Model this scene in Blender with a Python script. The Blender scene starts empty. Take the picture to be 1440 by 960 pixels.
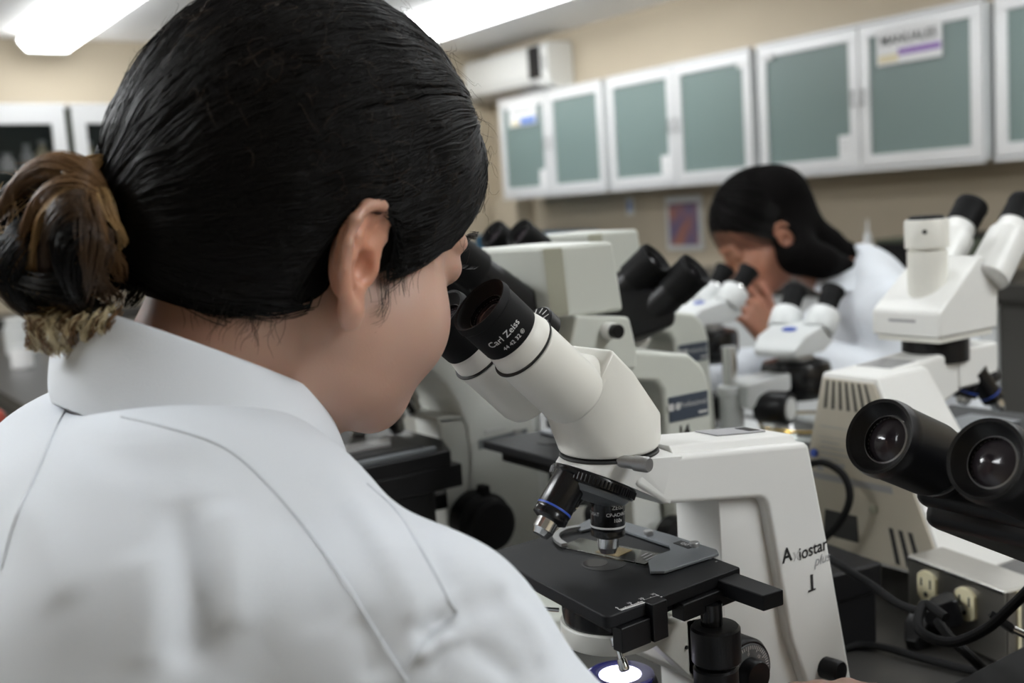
import bpy, bmesh, math, random
import numpy as np
from mathutils import Vector, Matrix

S = bpy.context.scene
COL = S.collection
random.seed(7); RNG = np.random.default_rng(7)

# ------------------------------------------------------------------ camera, world, exposure
FOC = 1535.0                       # focal length in pixels of the 1440 px wide frame
YAW, PITCH, ROLL = math.radians(33.76), math.radians(6.90), math.radians(-3.70)
CAM = np.array([0.0, 0.0, 1.28])
def cam_axes():
    cy, sy, cp, sp = math.cos(YAW), math.sin(YAW), math.cos(PITCH), math.sin(PITCH)
    f = np.array([sy*cp, cy*cp, -sp]); r = np.array([cy, -sy, 0.0]); u = np.cross(r, f)
    c, s = math.cos(ROLL), math.sin(ROLL)
    return c*r+s*u, -s*r+c*u, f
AX = cam_axes()
cam = bpy.data.cameras.new('camera'); camo = bpy.data.objects.new('camera', cam); COL.objects.link(camo)
camo.matrix_world = Matrix([[AX[0][i], AX[1][i], -AX[2][i], CAM[i]] for i in range(3)] + [[0, 0, 0, 1]])
cam.sensor_width = 36.0; cam.lens = 36.0*FOC/1440.0; cam.clip_start = 0.02
cam.dof.use_dof = True; cam.dof.focus_distance = 0.70; cam.dof.aperture_fstop = 6.3
S.camera = camo
W = bpy.data.worlds.new('world'); S.world = W; W.use_nodes = True
W.node_tree.nodes['Background'].inputs[0].default_value = (0.75, 0.85, 1.0, 1)
W.node_tree.nodes['Background'].inputs[1].default_value = 0.3
S.view_settings.view_transform = 'Standard'; S.view_settings.look = 'None'
S.view_settings.gamma = 1.0; S.view_settings.exposure = 0.0
S.view_settings.use_curve_mapping = False
LIGHT = 1.0                        # common factor on the radiance of the ceiling light diffusers

# measured points: a spot seen in the photograph and the real plane it lies on
def ray(px, py): return AX[0]*((px-720)/FOC) - AX[1]*((py-480)/FOC) + AX[2]
def on(axis, val, px, py):
    r = ray(px, py); i = 'xyz'.index(axis); t = (val-CAM[i])/r[i]; return CAM + r*t
def deep(px, py, d): return CAM + ray(px, py)*d

# ------------------------------------------------------------------ materials
def mat(name, col, rough=0.5, metal=0.0, spec=0.5, bump=0.0, bscale=200.0, var=0.0, vscale=8.0, coat=0.0, trans=0.0, sss=0.0, emit=None, estr=0.0, aniso=None, alpha=1.0, col2=None):
    m = bpy.data.materials.new(name); m.use_nodes = True
    nt = m.node_tree; b = nt.nodes['Principled BSDF']
    c = (*col, 1.0)
    b.inputs['Base Color'].default_value = c; b.inputs['Roughness'].default_value = rough
    b.inputs['Metallic'].default_value = metal; b.inputs['Specular IOR Level'].default_value = spec
    b.inputs['Coat Weight'].default_value = coat; b.inputs['Transmission Weight'].default_value = trans
    b.inputs['Alpha'].default_value = alpha
    if sss:
        b.inputs['Subsurface Weight'].default_value = sss
        b.inputs['Subsurface Radius'].default_value = (0.010, 0.004, 0.002); b.inputs['Subsurface Scale'].default_value = 0.6
    if emit: b.inputs['Emission Color'].default_value = (*emit, 1); b.inputs['Emission Strength'].default_value = estr
    if var or bump or col2:
        tc = nt.nodes.new('ShaderNodeTexCoord'); mp = nt.nodes.new('ShaderNodeMapping')
        nt.links.new(tc.outputs['Object'], mp.inputs[0])
        if aniso: mp.inputs['Scale'].default_value = aniso
    if var or col2:
        n = nt.nodes.new('ShaderNodeTexNoise'); n.inputs['Scale'].default_value = vscale; n.inputs['Detail'].default_value = 6
        nt.links.new(mp.outputs[0], n.inputs['Vector'])
        rp = nt.nodes.new('ShaderNodeValToRGB'); rp.color_ramp.elements[0].position = 0.3; rp.color_ramp.elements[1].position = 0.7
        d = col2 if col2 else tuple(v*(1-var) for v in col)
        rp.color_ramp.elements[0].color = (*d, 1); rp.color_ramp.elements[1].color = c
        nt.links.new(n.outputs['Fac'], rp.inputs[0]); nt.links.new(rp.outputs[0], b.inputs['Base Color'])
    if bump:
        n2 = nt.nodes.new('ShaderNodeTexNoise'); n2.inputs['Scale'].default_value = bscale; n2.inputs['Detail'].default_value = 4
        nt.links.new(mp.outputs[0], n2.inputs['Vector'])
        bp = nt.nodes.new('ShaderNodeBump'); bp.inputs['Strength'].default_value = bump; bp.inputs['Distance'].default_value = 0.0006
        nt.links.new(n2.outputs['Fac'], bp.inputs['Height']); nt.links.new(bp.outputs[0], b.inputs['Normal'])
    return m
M = {}
M['cream'] = mat('cream_plastic', (0.80, 0.79, 0.73), 0.38, var=0.05, vscale=14, bump=0.05, bscale=900)
M['white'] = mat('white_plastic', (0.80, 0.80, 0.775), 0.36, var=0.03, vscale=14, bump=0.05, bscale=900)
M['panel'] = mat('beige_back_panel', (0.50, 0.46, 0.375), 0.5, var=0.08, vscale=10, bump=0.08, bscale=700)
M['grey'] = mat('grey_green_enamel', (0.58, 0.60, 0.545), 0.38, var=0.03, bump=0.05, bscale=900)
M['olive'] = mat('olive_grey_enamel', (0.42, 0.42, 0.33), 0.4)
M['ltgrey'] = mat('light_grey_enamel', (0.60, 0.61, 0.58), 0.4, var=0.03)
M['cool'] = mat('cool_white_plastic', (0.70, 0.72, 0.72), 0.35)
M['black'] = mat('black_plastic', (0.006, 0.006, 0.007), 0.36, spec=0.3, bump=0.12, bscale=1500)
M['satin'] = mat('satin_black_metal', (0.006, 0.006, 0.007), 0.22, spec=0.45)
M['stage'] = mat('anodised_stage', (0.0095, 0.0100, 0.0118), 0.5, spec=0.25, bump=0.25, bscale=2500, var=0.15, vscale=30)
M['rubber'] = mat('black_rubber', (0.005, 0.005, 0.0055), 0.6, spec=0.18, bump=0.1, bscale=1500)
M['chrome'] = mat('chrome', (0.75, 0.75, 0.74), 0.16, metal=1.0)
M['dull'] = mat('dull_metal', (0.42, 0.42, 0.42), 0.42, metal=0.85, bump=0.1, bscale=900)
M['steel'] = mat('brushed_steel', (0.44, 0.425, 0.39), 0.36, metal=1.0, bump=0.5, bscale=300, aniso=(1, 0.05, 1), var=0.12, vscale=12)
M['silver'] = mat('grey_slide_holder', (0.20, 0.215, 0.23), 0.4, metal=0.4, bump=0.1, bscale=1500)
M['ivory'] = mat('ivory_socket_plastic', (0.74, 0.68, 0.46), 0.4)
M['glass'] = mat('clear_glass', (0.95, 0.97, 0.95), 0.03, trans=1.0)
M['lens'] = mat('dark_lens', (0.03, 0.025, 0.03), 0.08, spec=0.35)
M['print'] = mat('black_print', (0.02, 0.02, 0.02), 0.6)
M['greyprint'] = mat('grey_print', (0.32, 0.32, 0.33), 0.6)
M['paleprint'] = mat('pale_grey_print', (0.55, 0.55, 0.54), 0.6)
M['whiteprint'] = mat('white_print', (0.75, 0.75, 0.75), 0.5)
M['navy'] = mat('navy_label', (0.045, 0.06, 0.085), 0.45)
M['blue'] = mat('blue_mark', (0.03, 0.08, 0.42), 0.45)
M['bluelens'] = mat('blue_ring', (0.02, 0.02, 0.22), 0.2, coat=1.0)
M['lamp'] = mat('lamp_window', (0.9, 0.9, 1.0), 0.3, emit=(0.86, 0.84, 1.0), estr=2.0)
M['bench'] = mat('dark_worktop', (0.05, 0.048, 0.044), 0.3, bump=0.15, bscale=200, var=0.25, vscale=3)
M['wood'] = mat('bench_body', (0.06, 0.058, 0.052), 0.6)
M['wall'] = mat('painted_wall', (0.54, 0.465, 0.35), 0.75, bump=0.15, bscale=120, var=0.07, vscale=1.5)
M['ceiling'] = mat('ceiling_paint', (0.86, 0.85, 0.84), 0.85, var=0.04, vscale=2, bump=0.1, bscale=90)
M['floor'] = mat('floor_tile', (0.20, 0.195, 0.185), 0.4, var=0.3, vscale=6)
M['alu'] = mat('white_aluminium', (0.74, 0.745, 0.75), 0.3, metal=0.25)
M['frost'] = mat('frosted_green_glass', (0.175, 0.235, 0.225), 0.28, spec=0.45, bump=0.03, bscale=60)
M['darkglass'] = mat('dark_cabinet_glass', (0.02, 0.025, 0.025), 0.05, spec=0.3, alpha=0.30)
M['paper'] = mat('paper', (0.80, 0.80, 0.80), 0.6)
M['purple'] = mat('purple_stripe', (0.30, 0.17, 0.48), 0.5)
M['blueprint'] = mat('blue_stripe', (0.10, 0.22, 0.60), 0.5)
M['yellow'] = mat('pale_yellow_stripe', (0.72, 0.64, 0.42), 0.5)
M['teal'] = mat('dark_blue_plastic', (0.010, 0.075, 0.14), 0.45)
M['red'] = mat('red_plastic', (0.30, 0.035, 0.015), 0.5)
M['amber'] = mat('amber_reflection', (0.75, 0.52, 0.16), 0.22, metal=0.9)  # golden reflections in the dish, put into a metal colour
def diffuser(power): return mat('light_diffuser', (0.9, 0.9, 0.88), 0.4, emit=(0.97, 1.0, 1.02), estr=LIGHT*power)
M['skin'] = mat('skin', (0.50, 0.300, 0.225), 0.45, sss=0.35, bump=0.18, bscale=700, col2=(0.55, 0.36, 0.285), vscale=14)
def tone(m, warm):
    nt = m.node_tree; b = nt.nodes['Principled BSDF']; src = b.inputs['Base Color'].links[0].from_socket
    at_ = nt.nodes.new('ShaderNodeAttribute'); at_.attribute_name = 'warm'
    mx = nt.nodes.new('ShaderNodeMix'); mx.data_type = 'RGBA'; mx.inputs['B'].default_value = (*warm, 1)
    nt.links.new(at_.outputs['Fac'], mx.inputs['Factor']); nt.links.new(src, mx.inputs['A']); nt.links.new(mx.outputs['Result'], b.inputs['Base Color'])
tone(M['skin'], (0.62, 0.24, 0.13))
M['skin2'] = mat('warm_skin', (0.34, 0.17, 0.10), 0.5, sss=0.2, col2=(0.40, 0.17, 0.11), vscale=14)
M['lip'] = mat('lip', (0.42, 0.10, 0.10), 0.4)
M['eye'] = mat('eye_white', (0.75, 0.72, 0.68), 0.15)
M['iris'] = mat('dark_iris', (0.04, 0.02, 0.01), 0.1)
M['nail'] = mat('nail', (0.62, 0.38, 0.36), 0.2)
M['hair'] = mat('black_hair', (0.0045, 0.0038, 0.0036), 0.40, spec=0.26)
M['hair_base'] = mat('black_hair_mass', (0.0035, 0.003, 0.003), 0.8, spec=0.05)
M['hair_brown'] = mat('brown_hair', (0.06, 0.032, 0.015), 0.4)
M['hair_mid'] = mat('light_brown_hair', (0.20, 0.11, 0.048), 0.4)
M['hair_gold_lit'] = mat('lit_golden_hair', (0.44, 0.28, 0.12), 0.4)  # brown hair with the light on the bun top in its colour
M['hair_lit_ends'] = mat('lit_pale_hair_ends', (0.60, 0.50, 0.31), 0.45)
M['coat'] = mat('white_coat_cotton', (0.72, 0.755, 0.80), 0.85, spec=0.2, bump=0.35, bscale=1400)
M['seam'] = mat('white_coat_seam', (0.68, 0.715, 0.76), 0.85, spec=0.2)
M['plant'] = mat('sage_dark', (0.06, 0.07, 0.045), 0.7)

# ------------------------------------------------------------------ objects and tags
def tag(o, label=None, cat=None, group=None, kind=None):
    if label: o['label'] = label
    if cat: o['category'] = cat
    if group: o['group'] = group
    if kind: o['kind'] = kind
    return o
def thing(name, label, cat, loc=(0, 0, 0), rz=0.0, group=None):
    o = bpy.data.objects.new(name, None); COL.objects.link(o)
    o.location = loc; o.rotation_euler = (0, 0, rz); o.empty_display_size = 0.02
    return tag(o, label, cat, group)
def link_mesh(name, me, m, parent=None, bevel=0.0, segs=2, label=None):
    o = bpy.data.objects.new(name, me); COL.objects.link(o)
    if m is not None:
        for k in (m if isinstance(m, (list, tuple)) else [m]): me.materials.append(M[k] if isinstance(k, str) else k)
    if parent is not None: o.parent = parent
    if bevel > 0:
        b = o.modifiers.new('bevel', 'BEVEL'); b.width = bevel; b.segments = segs; b.limit_method = 'ANGLE'
        b.angle_limit = math.radians(32); b.harden_normals = True
    if label: o['label'] = label
    return o
def frame_of(d, hint=(0, 0, 1)):
    d = Vector(d).normalized(); h = Vector(hint)
    if abs(d.dot(h)) > 0.95: h = Vector((1, 0, 0))
    x = h.cross(d).normalized(); y = d.cross(x).normalized()
    return Matrix((x, y, d)).transposed()          # columns x, y, d
class MB:
    def __init__(s): s.v = []; s.f = []
    def add(s, vs, fs):
        n = len(s.v); s.v += [tuple(map(float, v)) for v in vs]; s.f += [tuple(i+n for i in f) for f in fs]; return s
    def box(s, c, d, rot=None):
        c = Vector(c); R = rot if rot is not None else Matrix.Identity(3)
        vs = [c + R @ Vector((sx*d[0]/2, sy*d[1]/2, sz*d[2]/2)) for sx in (-1, 1) for sy in (-1, 1) for sz in (-1, 1)]
        return s.add(vs, [(0, 1, 3, 2), (4, 6, 7, 5), (0, 4, 5, 1), (2, 3, 7, 6), (0, 2, 6, 4), (1, 5, 7, 3)])
    def span(s, a, b):
        return s.box([(p+q)/2 for p, q in zip(a, b)], [abs(q-p) for p, q in zip(a, b)])
    def prism(s, pts, lo, hi, axis='y'):
        # polygon in the two other axes, drawn out along axis
        def P(a, b, t): return (a, t, b) if axis == 'y' else ((t, a, b) if axis == 'x' else (a, b, t))
        n = len(pts); vs = [P(a, b, lo) for a, b in pts] + [P(a, b, hi) for a, b in pts]
        return s.add(vs, [tuple(range(n)), tuple(range(2*n-1, n-1, -1))] + [((i+1) % n, i, n+i, n+(i+1) % n) for i in range(n)])
    def lathe(s, prof, o, d, n=32, ang0=0.0, hint=(0, 0, 1), cap=True):
        # prof: (radius, distance along d)
        F = frame_of(d, hint); o = Vector(o); vs = []; fs = []
        for r, h in prof:
            for k in range(n):
                a = ang0+2*math.pi*k/n; vs.append(o + F @ Vector((r*math.cos(a), r*math.sin(a), h)))
        for i in range(len(prof)-1):
            for k in range(n):
                a, b = i*n+k, i*n+(k+1) % n; fs.append((a, b, b+n, a+n))
        if cap and prof[0][0] > 1e-6: fs.append(tuple(range(n-1, -1, -1)))
        if cap and prof[-1][0] > 1e-6: fs.append(tuple(range((len(prof)-1)*n, len(prof)*n)))
        return s.add(vs, fs)
    def cyl(s, a, b, r0, r1=None, n=28):
        a = Vector(a); b = Vector(b); r1 = r0 if r1 is None else r1
        return s.lathe([(r0, 0), (r1, (b-a).length)], a, b-a, n)
    def tube(s, pts, r, n=10, closed=False):
        pts = [Vector(p) for p in pts]; N = len(pts); vs = []; fs = []
        rs = r if isinstance(r, (list, tuple)) else [r]*N
        prev = None
        for i, p in enumerate(pts):
            t = (pts[(i+1) % N]-pts[i-1]) if closed else (pts[min(i+1, N-1)]-pts[max(i-1, 0)])
            t.normalize()
            x = (Vector((0, 0, 1)).cross(t) if prev is None else prev - t*prev.dot(t))
            if x.length < 1e-4: x = Vector((1, 0, 0)).cross(t)
            x.normalize(); prev = x; y = t.cross(x)
            vs += [p + (x*math.cos(2*math.pi*k/n)+y*math.sin(2*math.pi*k/n))*rs[i] for k in range(n)]
        for i in range(N if closed else N-1):
            for k in range(n):
                a, b = i*n+k, i*n+(k+1) % n; c, d = ((i+1) % N)*n+(k+1) % n, ((i+1) % N)*n+k
                fs.append((a, b, c, d))
        if not closed: fs += [tuple(range(n-1, -1, -1)), tuple(range((N-1)*n, N*n))]
        return s.add(vs, fs)
    def hull(s, pts):
        bm = bmesh.new()
        for p in pts: bm.verts.new(p)
        r = bmesh.ops.convex_hull(bm, input=bm.verts[:])
        bmesh.ops.delete(bm, geom=[v for v in bm.verts if not v.link_faces], context='VERTS')
        bmesh.ops.dissolve_limit(bm, angle_limit=math.radians(1.0), verts=bm.verts[:], edges=bm.edges[:])
        bmesh.ops.recalc_face_normals(bm, faces=bm.faces[:]); bm.verts.index_update()
        vs = [tuple(v.co) for v in bm.verts]; fs = [tuple(v.index for v in f.verts) for f in bm.faces]; bm.free()
        return s.add(vs, fs)
    def mesh(s, name, smooth=True, fix=True):
        me = bpy.data.meshes.new(name); me.from_pydata(s.v, [], s.f); me.update()
        if fix:
            bm = bmesh.new(); bm.from_mesh(me); bmesh.ops.recalc_face_normals(bm, faces=bm.faces[:]); bm.to_mesh(me); bm.free()
        me.polygons.foreach_set('use_smooth', [smooth]*len(me.polygons))
        if smooth: sharp(me, 34)
        return me
    def build(s, name, m, parent=None, bevel=0.0, segs=2, label=None, smooth=True):
        return link_mesh(name, s.mesh(name, smooth), m, parent, bevel, segs, label)
def sharp(me, deg):
    bm = bmesh.new(); bm.from_mesh(me); lim = math.radians(deg)
    for e in bm.edges:
        if len(e.link_faces) == 2 and e.calc_face_angle(0) > lim: e.smooth = False
    bm.to_mesh(me); bm.free()
def circle(c, d, r, n=28, hint=(0, 0, 1), ry=None):
    F = frame_of(d, hint); c = Vector(c); ry = r if ry is None else ry
    return [c + F @ Vector((r*math.cos(2*math.pi*k/n), ry*math.sin(2*math.pi*k/n), 0)) for k in range(n)]
def spline(pts, n=8):
    P = [Vector(p) for p in pts]; P = [P[0]*2-P[1]]+P+[P[-1]*2-P[-2]]; out = []
    for i in range(1, len(P)-2):
        for k in range(n):
            t = k/n; a, b, c, d = P[i-1], P[i], P[i+1], P[i+2]
            out.append(0.5*((2*b)+(c-a)*t+(2*a-5*b+4*c-d)*t*t+(3*b-a-3*c+d)*t**3))
    return out+[P[-2]]
_tc = {}
def text_geo(s, size, shear=0.0, bold=0.0):
    key = (s, size, shear, bold)
    if key not in _tc:
        cu = bpy.data.curves.new('t', 'FONT'); cu.body = s; cu.size = size; cu.align_x = 'CENTER'; cu.align_y = 'CENTER'
        cu.shear = shear; cu.offset = bold; cu.resolution_u = 3
        o = bpy.data.objects.new('t', cu); me = bpy.data.meshes.new_from_object(o)
        _tc[key] = ([tuple(v.co) for v in me.vertices], [tuple(p.vertices) for p in me.polygons])
        bpy.data.objects.remove(o); bpy.data.meshes.remove(me); bpy.data.curves.remove(cu)
    return _tc[key]
def lettering(s, size, o, right, up, m='print', parent=None, shear=0.0, bold=0.0, name='lettering', mb=None, label=None):
    vs, fs = text_geo(s, size, shear, bold); o = Vector(o); right = Vector(right).normalized(); up = Vector(up).normalized()
    q = MB() if mb is None else mb
    q.add([o + right*v[0] + up*v[1] for v in vs], fs)
    if mb is not None: return q
    me = q.mesh(name, False, False); return link_mesh(name, me, m, parent, label=label)
def round_lettering(s, size, o, d, r, ang, m, parent, name='lettering', flip=1, hint=(0, 0, 1)):
    # letters wrapped on a cylinder: base point o on the axis, axis d (letters' up), angle ang around it
    vs, fs = text_geo(s, size, 0.0, 0.0); F = frame_of(d, hint); o = Vector(o)
    q = MB(); q.add([o + F @ Vector((r*math.cos(ang+v[0]/r), r*math.sin(ang+v[0]/r), v[1])) for v in vs], fs)
    return link_mesh(name, q.mesh(name, False, False), m, parent)
def copy_tree(o, parent=None):
    c = o.copy(); COL.objects.link(c)
    if parent is not None: c.parent = parent
    for ch in list(o.children): copy_tree(ch, c)
    return c
# ================================================================== the room
RX, FY, CZ, BZ = 4.70, 7.10, 2.47, 0.83     # right wall, far wall, ceiling, bench top
LX, NY = -3.2, -3.0
def struct(name, mb, m, parent=None, bevel=0.0):
    o = mb.build(name, m, parent, bevel, smooth=bevel > 0); o['kind'] = 'structure'; return o
struct('floor', MB().span((LX-.1, NY-.1, -.1), (RX+.1, FY+.1, 0)), 'floor')
struct('ceiling', MB().span((LX-.1, NY-.1, CZ), (RX+.1, FY+.1, CZ+.1)), 'ceiling')
struct('wall_right', MB().span((RX, NY, 0), (RX+.1, FY+.1, CZ)), 'wall')
struct('wall_far', MB().span((LX, FY, 0), (RX, FY+.1, CZ)), 'wall')
struct('wall_left', MB().span((LX-.1, NY, 0), (LX, FY+.1, CZ)), 'wall')
struct('wall_near', MB().span((LX, NY-.1, 0), (RX, NY, CZ)), 'wall')
# boxed column in the far corner under the wall cabinets
struct('trim_1', MB().span((RX-.16, 6.62, 0), (RX, 6.92, 1.36)), 'wall', bevel=.004)

def ceiling_light(x0, x1, y0, y1, label, power):
    t = thing('ceiling_light', label, 'ceiling light', ((x0+x1)/2, (y0+y1)/2, CZ), 0, 'fluorescent ceiling lights')
    w, l = (x1-x0)/2, (y1-y0)/2
    MB().span((-w*.72, -l, -.045), (w*.72, l, 0)).build('housing', 'cool', t, .004)
    # wrap-around lens: flat bottom with sloping sides and closed ends
    prof = [(-w, -.03), (-w, -.05), (-w*.72, -.105), (w*.72, -.105), (w, -.05), (w, -.03)]
    MB().prism(prof, -l+.01, l-.01).build('diffuser', diffuser(power), t, .012, 3)
    for sy in (-1, 1):
        MB().prism([(-w*1.01, -.028), (-w*1.01, -.052), (-w*.73, -.108), (w*.73, -.108), (w*1.01, -.052), (w*1.01, -.028)], sy*l-.012*(sy > 0), sy*l+.012*(sy < 0)).build('end_cap', 'cool', t)
    return t
ceiling_light(1.33, 1.64, 4.45, 6.92, 'glowing wraparound ceiling light at the upper left, above the far glass cabinets', 8)
ceiling_light(3.38, 3.70, 4.10, 6.85, 'long glowing wraparound ceiling light running toward the air conditioner', 12)
ceiling_light(1.30, 1.62, 0.55, 3.00, 'wraparound ceiling light over the microscope bench, above the frame', 5)
ceiling_light(3.38, 3.70, 0.30, 2.75, 'wraparound ceiling light in front of the wall cabinets, above the frame', 8)
ceiling_light(-1.35, -.93, 1.00, 3.45, 'wraparound ceiling light over the left aisle', 24)
ceiling_light(-1.35, -.93, 4.45, 6.90, 'wraparound ceiling light at the far end of the left aisle', 8)
ceiling_light(1.30, 1.62, -2.6, -.15, 'wraparound ceiling light behind the viewer', 22)

# ---- split air conditioner on the right wall
t = thing('air_conditioner', 'white split air conditioner high on the wall beside the long ceiling light', 'air conditioner', (RX, 6.55, 2.08), 0)
prof = [(0, 0), (-.12, -.005), (-.20, .03), (-.225, .10), (-.225, .285), (-.20, .31), (0, .31)]
MB().prism([(a, b) for a, b in prof], -.50, .58).build('casing', 'white', t, .012, 3)
MB().prism([(-.226, .09), (-.232, .095), (-.232, .28), (-.226, .285)], -.29, .57).build('front_panel', 'white', t, .002)
MB().span((-.238, -.42, .075), (-.222, -.29, .290)).build('display_strip', 'black', t, .003)
MB().prism([(-.135, -.004), (-.213, .030), (-.218, .052), (-.225, .05), (-.220, .024), (-.14, -.012)], -.36, .54).build('louver', 'dull', t)
for k in range(5): MB().span((-.20, -.30+k*.17, .006), (-.15, -.295+k*.17, .03)).build('vane', 'black', t)
MB().span((-.228, -.48, .12), (-.224, -.44, .22)).build('vent_panel', 'dull', t, .001)

# ---- wall cabinets with framed frosted doors
CX = RX-.35
def frame_door(root, y0, y1, z0, z1, x, glass='frost', fw=.055, hinge=1, inner=True):
    d = MB()
    for a, b in (((x, y0, z0), (x+.022, y1, z0+fw)), ((x, y0, z1-fw), (x+.022, y1, z1)), ((x, y0, z0+fw), (x+.022, y0+fw, z1-fw)), ((x, y1-fw, z0+fw), (x+.022, y1, z1-fw))): d.span(a, b)
    o = d.build('door', 'alu', root, .003)
    MB().span((x+.010, y0+fw-.004, z0+fw-.004), (x+.016, y1-fw+.004, z1-fw+.004)).build('glass_panel', glass, o, smooth=False)
    return o
def wall_cabinet(y0, y1, label, marks):
    t = thing('wall_cabinet', label, 'cabinet', (RX, 0, 0), 0, 'wall cabinets with frosted doors')
    x = -.35; z0, z1 = 1.365, 2.025
    MB().span((x+.026, y0, z0), (0, y1, z1)).build('body', 'cool', t, .003)
    MB().span((x-.004, y0+.004, z0-.018), (x+.03, y1-.004, z0-.002)).build('bottom_rail', 'alu', t, .002)
    MB().span((x-.004, y0+.004, z1), (x+.03, y1-.004, z1+.014)).build('top_rail', 'alu', t, .002)
    ym = (y0+y1)/2
    doors = [frame_door(t, ym+.004, y1-.010, z0+.004, z1-.004, x), frame_door(t, y0+.010, ym-.004, z0+.004, z1-.004, x)]
    h = MB()
    for s in (1, -1):
        yh = ym + s*.030
        q = MB().cyl((x-.018, yh, 1.655), (x-.018, yh, 1.735), .005, n=10)
        for zz in (1.665, 1.725): q.cyl((x, yh, zz), (x-.018, yh, zz), .0035, n=8)
        q.build('handle', 'dull', doors[0 if s > 0 else 1])
    for mk in marks: mk(t, doors, x, y0, y1, ym, z0, z1)
    return t
def small_note(t, doors, x, y0, y1, ym, z0, z1):
    o = MB().span((x+.004, ym+.055, z0+.060), (x+.010, ym+.128, z0+.165)); p = o.build('notice_sheet', 'paper', doors[0], smooth=False)
    q = MB()
    for k in range(4): q.span((x+.003, ym+.066, z0+.075+k*.02), (x+.0038, ym+.116, z0+.081+k*.02))
    q.build('printed_lines', 'paleprint', doors[0], smooth=False)
def blue_sign(t, doors, x, y0, y1, ym, z0, z1):
    c = (ym+y1)/2-.01
    MB().span((x-.003, c-.16, z1-.185), (x+.003, c+.16, z1-.035)).build('sign', 'paper', doors[0], smooth=False)
    MB().span((x-.004, c-.15, z1-.178), (x-.0032, c+.03, z1-.135)).build('sign_stripe', 'blueprint', doors[0], smooth=False)
    MB().span((x-.004, c+.03, z1-.178), (x-.0032, c+.13, z1-.150)).build('sign_stripe', 'yellow', doors[0], smooth=False)
    MB().span((x-.004, c-.12, z1-.100), (x-.0032, c+.12, z1-.072)).build('sign_line', 'paleprint', doors[0], smooth=False)
def manual_sign(t, doors, x, y0, y1, ym, z0, z1):
    c = (ym+y0)/2+.045
    MB().span((x-.003, c-.17, z1-.20), (x+.003, c+.17, z1-.03)).build('sign', 'paper', doors[1], smooth=False)
    MB().span((x-.004, c-.165, z1-.165), (x-.0032, c+.055, z1-.135)).build('sign_stripe', 'purple', doors[1], smooth=False)
    MB().span((x-.004, c+.055, z1-.190), (x-.0032, c+.160, z1-.155)).build('sign_stripe', 'yellow', doors[1], smooth=False)
    lettering('MANUALES', .058, (x-.0045, c, z1-.093), (0, -1, 0), (0, 0, 1), 'print', doors[1], bold=.0012)
    MB().span((x-.004, y1-.115, z1-.075), (x-.001, y1-.035, z1-.035)).build('tag', 'paper', doors[0], smooth=False)
def corner_tag(t, doors, x, y0, y1, ym, z0, z1):
    MB().span((x-.003, y0+.025, z1-.085), (x-.001, y0+.095, z1-.045)).build('tag', 'paper', doors[1], smooth=False)
wall_cabinet(5.335, 6.500, 'frosted two-door wall cabinet nearest the air conditioner, with a blue-striped sign', [small_note, blue_sign])
wall_cabinet(4.100, 5.300, 'frosted two-door wall cabinet second from the air conditioner, above the dark-haired woman', [small_note, corner_tag])
wall_cabinet(2.775, 4.065, 'frosted two-door wall cabinet carrying the purple-striped MANUALES sign', [small_note, manual_sign])
wall_cabinet(1.470, 2.735, 'frosted wall cabinet cut by the right edge of the picture', [])

# ---- far cabinets with clear dark glass
FYC = FY-.35
def far_cabinet(x0, x1, label, items):
    t = thing('glass_cabinet', label, 'cabinet', (0, FYC, 0), 0, 'glass-fronted cabinets on the far wall')
    z0, z1 = 1.33, 2.03
    b = MB(); b.span((x0, .026, z0), (x1, .35, z0+.02)).span((x0, .026, z1-.02), (x1, .35, z1)).span((x0, .026, z0+.02), (x0+.02, .35, z1-.02)).span((x1-.02, .026, z0+.02), (x1, .35, z1-.02)).span((x0+.02, .33, z0+.02), (x1-.02, .35, z1-.02))
    b.build('body', 'plant', t)
    MB().span((x0+.02, .05, 1.66), (x1-.02, .33, 1.675)).build('shelf', 'plant', t)
    MB().span((x0, -.002, z1), (x1, .35, z1+.02)).build('top_rail', 'alu', t, .003)
    fw = .075; d = MB()
    for a, c in (((x0+.01, 0, z0), (x1-.01, .022, z0+fw)), ((x0+.01, 0, z1-.095), (x1-.01, .022, z1)), ((x0+.01, 0, z0+fw), (x0+.01+fw, .022, z1-.095)), ((x1-.01-fw, 0, z0+fw), (x1-.01, .022, z1-.095))): d.span(a, c)
    o = d.build('door', 'alu', t, .003)
    MB().span((x0+.08, .010, z0+.07), (x1-.08, .014, z1-.09)).build('glass_panel', 'darkglass', o, smooth=False)
    return t
for x0, x1, lb in ((.02, .77, 'far glass cabinet left of the bright divider, out of frame'), (.79, 1.515, 'far glass cabinet at the left picture edge with pale bottles inside'), (1.535, 2.28, 'far glass cabinet just behind the black hair bun and head'), (2.30, 3.04, 'far glass cabinet hidden behind the woman\'s head'), (3.06, 3.80, 'far glass cabinet nearest the corner')):
    far_cabinet(x0, x1, lb, None)
def far_bottle(x, h, r, m, label, z=1.675, cat='bottle'):
    t = thing('reagent_bottle', label, cat, (x, FYC+.17, z), 0, 'pale bottles behind the far cabinet glass')
    MB().lathe([(r*.9, 0), (r, .006), (r, h*.62), (r*.45, h*.78), (r*.42, h*.9)], (0, 0, 0), (0, 0, 1), 16).build('body', m, t)
    MB().lathe([(r*.55, h*.88), (r*.55, h)], (0, 0, 0), (0, 0, 1), 14).build('cap', 'cool', t)
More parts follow.
